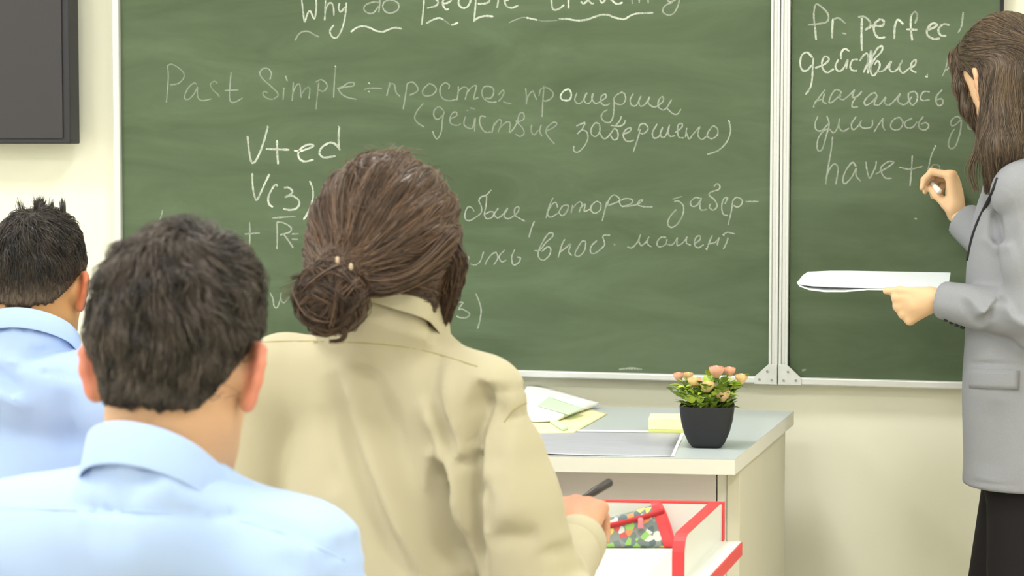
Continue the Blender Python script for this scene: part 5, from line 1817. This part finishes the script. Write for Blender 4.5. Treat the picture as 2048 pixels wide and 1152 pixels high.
    sh = [ell(r(0, .035, -.17), (.160, .122, .24), R), (ell(r(.0, .035, -.46), (.158, .130, .28), R), .08),
          (cap(shL, shR, .052, .052), .04), (cap(nb - (0, 0, .040), shL + (shR - shL) * .10, .060, .047), .035), (cap(nb - (0, 0, .036), shR - (shR - shL) * .16 + up * .016, .060, .047), .035),
          (cap(shL, elL, .056, .060), .025), (cap(shR, sm, .054, .062), .018), (cap(sm, elR, .062, .066), .02), (cap(elL, wrL, .056, .036), .03), (cap(elR, wrR, .060, .036), .022)]
    ZB = 2.88
    w_ = lambda *pts: [W(x, y, ZB) for x, y in pts]
    folds = [(w_((440, 690), (560, 682), (700, 684), (830, 698), (955, 734)), .0028, .0032),                        # yoke seam
             (w_((590, 730), (640, 850), (720, 1000), (810, 1180)), .022, -.013), (w_((560, 760), (610, 880), (690, 1020), (770, 1190)), .024, .012),
             (w_((645, 720), (690, 800), (760, 960), (850, 1190)), .020, .008), (w_((820, 800), (845, 880), (880, 960), (890, 1080)), .016, -.010),
             (w_((800, 930), (830, 915), (858, 935)), .012, -.005), (w_((800, 965), (850, 970), (880, 960)), .022, .008), (w_((830, 980), (840, 1060), (850, 1160)), .020, .010),
             (w_((822, 700), (830, 780), (870, 860), (900, 920)), .014, .006), (w_((870, 720), (890, 830), (915, 905), (930, 890)), .012, -.007), (w_((895, 925), (920, 930), (940, 905)), .008, .007),
             (w_((958, 760), (942, 800), (932, 830)), .007, .005), (w_((966, 765), (952, 815), (940, 880), (938, 1000), (948, 1180)), .013, .020), (w_((1000, 770), (988, 810), (980, 850)), .010, .004),
             (w_((1096, 800), (1060, 806), (1030, 822), (1005, 850)), .0045, .005), (w_((988, 800), (992, 870), (1000, 940)), .016, .005), (w_((880, 1080), (892, 1130), (890, 1180)), .006, -.005),
             (w_((1010, 860), (1040, 960), (1050, 1060)), .02, -.004), (w_((980, 1080), (1040, 1065), (1090, 1070)), .016, .004), (w_((960, 960), (985, 1000), (975, 1060)), .012, .006),
             (w_((520, 830), (540, 920), (580, 1010)), .018, .007),
             (w_((1128, 1075), (1150, 1110), (1160, 1160)), .008, .006), (w_((1150, 1075), (1172, 1110), (1185, 1160)), .008, -.005), (w_((1100, 1090), (1125, 1120), (1130, 1170)), .010, .006)]
    folds = [(p_, w0 * .85, d0 * 1.7) for p_, w0, d0 in folds]
    ring = NeckRing(head, nb, .028, R, 22, 2, .034, skinf, -6)
    sh.append((ring.yoke(.09), .018))
    f = with_folds(union(sh, .04), folds, R[:, 1])
    V, F = sdf_mesh(f, mid - (.42, .36, .64), mid + (.45, .42, .2), .0048)
    so = part(link_mesh('shirt', V, F, M['shirt_khaki'], None, True), t)
    ring.collar(.045, .010, M['shirt_khaki'], so)
    seam(f, [(470, 688), (560, 683), (700, 684), (830, 697), (955, 733)], 2.6, 3.2, M['seam_khaki'], so)
    seam(f, [(1100, 797), (1062, 803), (1030, 818), (1008, 845)], 2.6, 3.2, M['seam_khaki'], so)
    # turned cuff on the right sleeve
    a = wrR - (wrR - elR) / np.linalg.norm(wrR - elR) * .05
    dcf = (wrR - elR) / np.linalg.norm(wrR - elR)
    cu = tube_vf([a, a + dcf * .004, a + dcf * .045, a + dcf * .055, a + dcf * .056, a + dcf * .045], [.040, .0425, .040, .0395, .036, .034], 28, False)
    part(link_mesh('cuff', cu[0], cu[1], M['shirt_khaki'], None, True), so)
    pel = r(0, -.06, 0); pel[2] = .53
    seated_lower(t, pel, R, M['blue_trouser'])
    po = thing('pen', 'dark pen held upright-slanting in the writing hand of the khaki-shirted student', 'pen', pen_b)
    d = (pen_a - pen_b); L_ = np.linalg.norm(d); d /= L_
    mesh_part('barrel', tube_vf([pen_b, pen_b + d * L_ * .5, pen_b + d * L_ * .62, pen_a - d * .003, pen_a], [.0042, .0046, .0062, .0064, .004], 14), M['pen'], po)
    mesh_part('nib', tube_vf([pen_b - d * .016, pen_b], [.0008, .0040], 12), M['leg_grey'], po)
build_khaki()

# ================================================================== teacher at the board
def build_teacher():
    hc = W(2012, 168, 4.78)
    fy = math.degrees(YAW) * 0 + 2.9                       # her direction of view is measured from the line of sight there
    head = Head(hc, rotm(fy + 40, 20, 0), 1.03, True)
    R = rotm(fy + 76)                                       # trunk: almost side-on
    nb = W(2030, 305, 4.78)
    shL, shR = W(2046, 380, 4.62), W(2054, 390, 4.93)
    mid = (shL + shR) / 2
    r = lambda x, y, z: mid + R @ np.array((x, y, z))
    t = thing('person', 'teacher in a grey jacket and black trousers writing on the side board with chalk', 'person', (mid[0], mid[1], 0))
    elL, wrL = W(2082, 640, 4.60), W(1874, 598, 4.74)
    elR, wrR = W(2020, 520, 4.95), W(1912, 428, 5.050)
    tip = on_y(1850, 352, BY - .0015)                       # where the chalk meets the board
    bodyf = neck_torso(head, nb, shL, shR, .046, True)
    skinf = union([head.skin()] + [(f[0] if isinstance(f, tuple) else f, .02) for f in bodyf], .02)
    V1 = sdf_mesh(skinf, np.minimum(hc - .15, nb - .18), np.maximum(hc + .17, nb + .17), .0045)
    pel = W(2076, 900, 4.80)
    trunk = union([ell(r(0, .01, -.22), (.12, .085, .25), R), (ell(pel, (.15, .10, .13), R), .05), (cap(shL, elL, .036, .031), .03), (cap(shR, elR, .036, .031), .03), (cap(elL, wrL, .031, .021), .02), (cap(elR, wrR, .031, .021), .02),
                   (cap(pel - (0, 0, .05), (pel[0], pel[1], .12), .07, .045), .03)], .03)
    ms = [V1, sdf_mesh(trunk, np.minimum(mid, pel) - .45, np.maximum(mid, pel) + .40, .012)]
    # right hand: back to the camera, fingers bent to hold the chalk against the board
    hd = W(1906, 350, 5.068) - wrR
    hf, tips = hand_sdf(wrR, hd, _F * .42 - _R * .90, -_F * .9 - _R * .42, [(72, 60, 30), (74, 68, 32), (78, 72, 35), (84, 74, 35)], 3,
                        [(.016, .022, .018), (.020, .044, .036), (.018, .064, .052)], .95)
    ms.append(sdf_mesh(hf, wrR - .13, wrR + .16, .0024))
    # left hand: thumb on top of the notebook, fingers below
    hd2 = W(1808, 618, 4.775) - wrL
    hf2, tips2 = hand_sdf(wrL, hd2, _F * .95 + up * .10, up, [(66, 54, 20), (72, 54, 20), (76, 54, 25), (80, 54, 25)], 2,
                          [(.028, .040, .002), (.042, .074, .002), (.050, .106, .006)], .93)
    ms.append(sdf_mesh(hf2, wrL - .16, wrL + .13, .0024))
    def tone(V):
        k = .55 * np.exp(-(np.linalg.norm(V - W(1856, 375, 5.13), axis=1) / .03) ** 2) + .5 * np.exp(-(np.linalg.norm(V - W(1775, 580, 4.84), axis=1) / .03) ** 2)
        return np.clip(.5 * head.ear_tone(V) + k, 0, 1)
    skin_obj('body', ms, M['skin_pale'], t, tone)
    eyes(head, t)

    # hair: smooth crown, upper part drawn back, the rest falling over the shoulders
    skin = head.wrap(union([head.skull_l, (ell((0, -.030, -.045), (.058, .050, .050)), .02)], .02))
    def region(P):
        q = head.to_l(P)
        az = np.degrees(np.arctan2(np.abs(q[:, 0]), -q[:, 1] - .005))
        return (q[:, 2] - np.interp(az, [0, 40, 70, 92, 112, 140, 180], [-.085, -.080, -.055, -.005, .035, .062, .080])) * head.s
    def capf(P):
        a = region(P); q = head.to_l(P)
        th = np.interp(a, [0, .03, .1, .17], [.006, .015, .021, .022]) + .0016 * np.sin(q[:, 1] * 90 + 40 * q[:, 0])
        return smax(skin(P) - th, -a, .008)
    upv = up
    L_ = lambda x, y, z: head.to_w((x, y, z))
    fall = union([cap(L_(-.062, -.045, -.02), W(2000, 300, 4.66), .036, .034), (cap(L_(-.03, -.075, -.02), W(2040, 330, 4.70), .04, .04), .03), (cap(W(2000, 300, 4.66), W(1990, 372, 4.66), .034, .012), .03),
                  (cap(L_(.05, -.06, -.02), W(2070, 330, 4.86), .04, .04), .03), (cap(L_(-.010, -.100, .03), L_(-.010, -.112, -.03), .022, .012), .02)], .03)
    bang = union([cap(L_(-.050, .068, .085), L_(-.066, .060, .015), .018, .013), (cap(L_(-.066, .060, .015), L_(-.064, .056, -.035), .014, .012), .015), (cap(L_(-.064, .056, -.035), L_(-.050, .050, -.090), .012, .007), .015), (cap(L_(.050, .068, .085), L_(.068, .060, -.02), .018, .010), .02)], .02)
    hf_ = union([capf, (bang, .014), (fall, .03)], .02)
    V, F = sdf_mesh(hf_, np.minimum(hc - .17, W(1960, 400, 4.62) - .03), hc + .20, .0045)
    n = 7500
    roots = pick_roots(V, np.ones(len(V), bool), n)
    pt = L_(.015, .03, .142)
    jit = RNG.normal(0, .05, (n, 3))
    cl = np.floor(head.to_l(roots) * 50); h1 = np.sin(cl @ np.array((12.9, 78.2, 37.7))) * 43758.5
    lean = np.stack([np.sin(h1), np.sin(h1 * 1.7 + 1), np.sin(h1 * 2.3 + 2)], 1) * .10
    tie = L_(-.005, -.115, .030)
    bk = head.R @ np.array((0, -1.0, 0)); fw = head.R @ np.array((0, 1.0, 0)); lf = head.R @ np.array((-1.0, 0, 0))
    def direction(P, N, tt):
        q = head.to_l(P)
        top = np.clip((q[:, 2:3] - .0) / .05, 0, 1) * np.clip((.062 - q[:, 1:2]) / .03, 0, 1)
        front = np.clip((q[:, 1:2] - .045) / .02, 0, 1)
        k = tie - P; k /= np.linalg.norm(k, axis=1, keepdims=True) + 1e-6
        sgn = np.sign(q[:, 0:1])
        fr = -upv * 1.0 - lf * sgn * .35
        dn = -upv + jit * .5
        return (top * (k * 1.0 - upv * .15) + (1 - top) * dn) * (1 - front) + front * fr + jit + lean
    Ls = RNG.uniform(.05, .11, n)
    rn = RNG.uniform(0, 1, n)
    paths = surf_strands(hf_, roots, direction, Ls, 8, lambda P, tt: .0002 + .0020 * rn * math.sin(tt * 3.0))
    tint = np.clip(RNG.normal(.36, .18, n) + .26 * np.sin(h1 * 3.1), 0, 1)
    sv, sf = strand_mesh(paths, .0008 * RNG.uniform(.6, 1.4, n))
    mv = [(V, F), (sv, sf)]; tn = [np.full(len(V), .22), np.repeat(tint, 8 * 3)]
    gl = []
    for k in range(16):                                       # long locks in front of the shoulder, thinning out
        u = k / 15
        a = L_(-.072 + .004 * RNG.normal(), -.030 - .03 * u, -.005)
        pts = [a, W(1968 + 42 * u, 262, 4.68), W(1966 + 34 * u + 4 * math.sin(k), 320, 4.66), W(1974 + 24 * u + RNG.normal(0, 4), 386 - 8 * u, 4.66)]
        gl.append((pts, 46, (.006, .007, .007, .004), .34 + .22 * math.sin(k * 1.7)))
    for k in range(7):                                        # thin see-through strands further forward
        pts = [L_(-.074, -.012, -.02), W(1962 - 2 * k, 290, 4.69), W(1952 - 3 * k + RNG.normal(0, 3), 340, 4.69), W(1958 - 2 * k, 384, 4.69)]
        gl.append((pts, 7, (.003, .005, .007, .005), .62))
    for k in range(10):                                       # strands drawn back above the ear
        u = k / 9
        pts = [L_(-.076, .010 - .02 * u, .040 + .022 * u), L_(-.080, -.035, .018 + .022 * u), L_(-.060, -.085, .016 + .018 * u), L_(-.015, -.112, .022 + .014 * u)]
        gl.append((pts, 34, (.004, .004, .004, .003), .62 - .3 * u))
    sv, sf, st = guided_hair('x', gl, 0, 0, 14, .0007, noise=.0010)
    mv.append((sv, sf)); tn.append(st)
    VV, FF = join_np(mv)
    part(link_mesh('hair', VV, FF, M['hair_ash'], None, True, None, np.concatenate(tn)), t)

    # jacket
    hem_z = W(1990, 979, 4.70)[2]
    Rj = R
    wst = W(2066, 700, 4.79)
    hem = W(2078, 985, 4.80)
    d = (shL - shR); d /= np.linalg.norm(d)
    upa = shL + (elL - shL) * .55
    jk = [ell(W(2058, 500, 4.79), (.165, .118, .20), Rj), (ell(W(2062, 700, 4.79), (.162, .128, .24), Rj), .08), (ell(W(2064, 960, 4.80), (.178, .140, .36), Rj), .08),
          (cap(shL - up * .008, shR - up * .008, .056, .056), .05), (cap(nb - up * .03, shL - up * .005, .048, .050), .04), (cap(nb - up * .03, shR - up * .005, .048, .050), .04)]
    torso = union(jk, .05)
    slv = union([cap(shL - up * .005, upa, .056, .060), (cap(upa, elL, .060, .058), .02), (cap(elL, wrL + (elL - wrL) * .10, .058, .040), .03)], .02)
    slr = union([cap(shR, elR, .056, .054), (cap(elR, wrR + (elR - wrR) * .16, .054, .041), .03)], .02)
    full = union([torso, (slv, .012), (slr, .012)], .012)
    cutz = lambda P: hem_z - P[:, 2]
    cR = wrR + (elR - wrR) * .12; nR = (wrR - elR) / np.linalg.norm(wrR - elR)
    cL = wrL + (elL - wrL) * .04; nL = (wrL - elL) / np.linalg.norm(wrL - elL)
    def cut_at(c, nrm, rad):
        return lambda P: smax((P - c) @ nrm, -1e3 * np.ones(len(P)), .001) if False else np.where(np.linalg.norm(P - c, axis=1) < rad, (P - c) @ nrm, -1.0)
    c1, c2 = cut_at(cR, nR, .09), cut_at(cL, nL, .09)
    base = lambda P: np.maximum(np.maximum(np.maximum(full(P), cutz(P)), c1(P)), c2(P))
    Zs, Zt = 4.55, 4.68
    w_ = lambda Z, *pts: [W(x, y, Z) for x, y in pts]
    folds = [(w_(Zt, (1998, 400), (2004, 470), (2022, 540), (2040, 610)), .008, .010),                      # armhole
             (w_(Zt, (1990, 410), (1988, 470), (1994, 492)), .009, .006), (w_(Zt, (1965, 470), (1990, 500), (1998, 490)), .008, -.004),
             (w_(Zs, (1952, 585), (1966, 615), (1980, 632)), .008, -.009), (w_(Zs, (1966, 640), (1988, 618), (2006, 594)), .008, -.010), (w_(Zs, (1946, 600), (1964, 632), (1985, 650)), .008, .010), (w_(Zs, (1990, 640), (2000, 610), (2020, 600)), .007, .010),
             (w_(Zs, (2010, 602), (2026, 636), (2060, 660)), .009, -.008), (w_(Zs, (1985, 660), (2010, 676), (2060, 684)), .012, .006), (w_(Zs, (1890, 590), (1930, 600), (1950, 596)), .012, .003),
             (w_(Zt, (1925, 728), (1985, 727), (2060, 729)), .004, .003), (w_(Zt, (1925, 965), (1990, 967), (2080, 966)), .003, .002), (w_(Zt, (1990, 800), (1985, 880), (1975, 960)), .02, .004)]
    folds = [(p_, w0 * 1.15, d0 * 1.7) for p_, w0, d0 in folds]
    f = with_folds(base, folds, _F)
    lo_ = np.minimum.reduce([wrL, wrR, hem - .22, shR]) - .06; hi_ = np.maximum.reduce([wrL, shR, shL, elL, hem + .2]) + .08
    lo_[2] = hem_z - .01
    V, F = sdf_mesh(f, lo_, hi_, .0045)
    jo = part(link_mesh('jacket', V, F, M['jacket'], None, True), t)
    # lapel edge: a narrow dark facing running down the front, with its turned edge
    def surf(px, py, Z0):
        """the point of the jacket surface seen at a place, marched from the front"""
        dv = ray(px, py); lo2, p = 4.2, None
        zz = np.linspace(4.2, 5.1, 600)
        P = CAM + dv[None, :] * zz[:, None]
        v_ = base(P); k = np.flatnonzero(v_ < 0)
        return P[k[0]] if len(k) else W(px, py, Z0)
    lp = [march(torso, x, y, 4.3, 5.2, 500, 1.0) for x, y in ((1996, 356), (1985, 385), (1970, 415), (1955, 447), (1944, 480), (1936, 520))]
    lp = [p for p in lp if p is not None]
    tv_, tf_ = tube_vf(catmull(lp, 5), .0042, 8)
    part(link_mesh('front_edge', tv_, tf_, M['jacket_dark'], None, True, 'dark edge of the jacket front'), jo)
    # pocket flap
    fl = [(1936, 738), (2038, 741), (2035, 779), (1938, 776)]
    nU, nV = 10, 5
    V, Q = [], []
    for k in (0, 1):
        for j in range(nV):
            for i in range(nU):
                u, v_ = i / (nU - 1), j / (nV - 1)
                x = (fl[0][0] * (1 - u) + fl[1][0] * u) * (1 - v_) + (fl[3][0] * (1 - u) + fl[2][0] * u) * v_
                y = (fl[0][1] * (1 - u) + fl[1][1] * u) * (1 - v_) + (fl[3][1] * (1 - u) + fl[2][1] * u) * v_
                p = surf(x, y, 4.68)
                V.append(p - _F * (.0035 + .002 * v_ if k == 0 else -.002))
    N_ = nU * nV
    for j in range(nV - 1):
        for i in range(nU - 1):
            a = j * nU + i
            Q.append((a, a + nU, a + nU + 1, a + 1)); Q.append((a + N_, a + N_ + 1, a + N_ + nU + 1, a + N_ + nU))
    rg = list(range(nU)) + [j * nU + nU - 1 for j in range(1, nV)] + [(nV - 1) * nU + i for i in range(nU - 2, -1, -1)] + [j * nU for j in range(nV - 2, 0, -1)]
    for a, b in zip(rg, rg[1:] + rg[:1]):
        Q.append((a, b, b + N_, a + N_))
    part(link_mesh('pocket_flap', V, Q, M['jacket'], None, True), jo)
    # sleeve buttons on the near cuff
    for k in range(4):
        c = surf(1892 + 11 * k, 640 + 5 * k, 4.70)
        V, F = sdf_mesh(ell(c, (.0055, .0055, .004)), c - .012, c + .012, .0022)
        part(link_mesh('sleeve_button', V, F, M['jacket_dark'], None, True, 'dark sleeve button'), jo)
    # dark top under the jacket
    V, F = sdf_mesh(union([ell(r(0, .0, -.15), (.10, .070, .18), R), (cap(nb - up * .02, r(0, .0, -.06), .050, .055), .03)], .03), mid - .3, mid + .2, .009)
    part(link_mesh('top', V, F, M['black_cloth'], None, True), t)
    # trousers and shoes
    hipN, hipF = W(2066, 930, 4.74), W(2058, 930, 4.90)
    kneeN, kneeF = W(2048, 1230, 4.72), W(2000, 1215, 4.93)
    ankN, ankF = W(2052, 1560, 4.72).copy(), W(1985, 1540, 4.95).copy()
    ankN[2] = .10; ankF[2] = .10
    fN = union([cap(hipN, kneeN, .095, .074), (cap(kneeN, ankN - up * .05, .074, .082), .02), (ell((hipN + hipF) / 2 + up * .03, (.15, .115, .14), R), .03)], .03)
    fF = union([cap(hipF, kneeF, .092, .076), (cap(kneeF, ankF - up * .05, .076, .088), .02)], .03)
    f = lambda P: np.maximum(smin(fN(P), fF(P), .012), .035 - P[:, 2])
    fo = with_folds(f, [(w_(4.64, (1968, 1000), (1978, 1090), (1992, 1180)), .010, -.006), (w_(4.64, (1955, 1000), (1962, 1090), (1975, 1180)), .008, .006)], _F)
    lo_ = np.minimum.reduce([ankF, ankN, hipN]) - .20; hi_ = np.maximum.reduce([hipN, hipF, ankN]) + .20
    lo_[2] = .02
    V, F = sdf_mesh(fo, lo_, hi_, .010)
    part(link_mesh('trousers', V, F, M['black_cloth'], None, True), t)
    for a in (ankN, ankF):
        q = np.array((a[0], a[1], .042))
        fd_ = R @ np.array((0, 1.0, 0))
        V, F = sdf_mesh(union([cap(q - fd_ * .03, q + fd_ * .13 - up * .010, .038, .030), (cap(q, q + up * .06, .038, .036), .02)], .02), q - .2, q + .2, .008)
        V[:, 2] = np.maximum(V[:, 2], .001)
        part(link_mesh('shoe', V, F, M['shoe'], None, True), t)

    # the chalk in her fingers, its end on the board
    cb = W(1879, 383, 5.035)
    dcv = cb - tip; Lc = np.linalg.norm(dcv); dcv /= Lc
    cs = thing('chalk_stick', 'stick of white chalk held in the raised hand, its tip on the side board', 'chalk', tip)
    mesh_part('stick', tube_vf([tip + dcv * .002, tip + dcv * .004, tip + dcv * (Lc - .002), tip + dcv * Lc], [.0045, .0060, .0060, .0052], 14), M['chalk'], cs)

    # notebook folded over, held flat in the left hand
    nt = thing('notebook', 'open white notebook with its cover folded under, held in the left hand of the teacher', 'notebook', W(1750, 570, 4.85))
    def strip(rows, th, name, material):
        """rows: list of (near point, far point) along the length"""
        V, Q = [], []
        for a, b in rows:
            V += [a, b, b - up * th, a - up * th]
        m_ = len(rows)
        for i in range(m_ - 1):
            o_ = 4 * i
            for k in range(4):
                Q.append((o_ + k, o_ + 4 + k, o_ + 4 + (k + 1) % 4, o_ + (k + 1) % 4))
        Q.append((0, 1, 2, 3)); Q.append((4 * m_ - 1, 4 * m_ - 2, 4 * m_ - 3, 4 * m_ - 4))
        o = link_mesh(name, V, Q, material, None, False)
        import bmesh
        bm = bmesh.new(); bm.from_mesh(o.data); bmesh.ops.recalc_face_normals(bm, faces=bm.faces); bm.to_mesh(o.data); bm.free()
        part(o, nt)
        return o
    near = [(1596, 565), (1606, 567), (1625, 569), (1660, 571), (1700, 572), (1760, 573), (1840, 574), (1896, 575)]
    far = [(1600, 557), (1606, 550), (1616, 543.5), (1660, 541.5), (1700, 541.5), (1760, 542.5), (1840, 544), (1901, 545)]
    zn = np.interp(np.arange(8), [0, 7], [4.84, 4.78]); zf = np.interp(np.arange(8), [0, 2, 7], [4.88, 4.97, 4.93])
    rows = [(W(*near[i], zn[i]), W(*far[i], zf[i])) for i in range(8)]
    strip(rows, .0035, 'pages', M['paper_blue'])
    zn2 = zn
    lower = [(1594, 564), (1599, 571), (1618, 578), (1650, 582), (1690, 582), (1735, 578), (1780, 578.5), (1860, 581)]
    rows2 = []
    for i in range(8):
        a = W(*lower[i], zn[i])
        b = a + (rows[i][1] - rows[i][0]) * .98
        rows2.append((a, b - up * .004))
    strip(rows2, .0022, 'cover', M['paper'])
build_teacher()
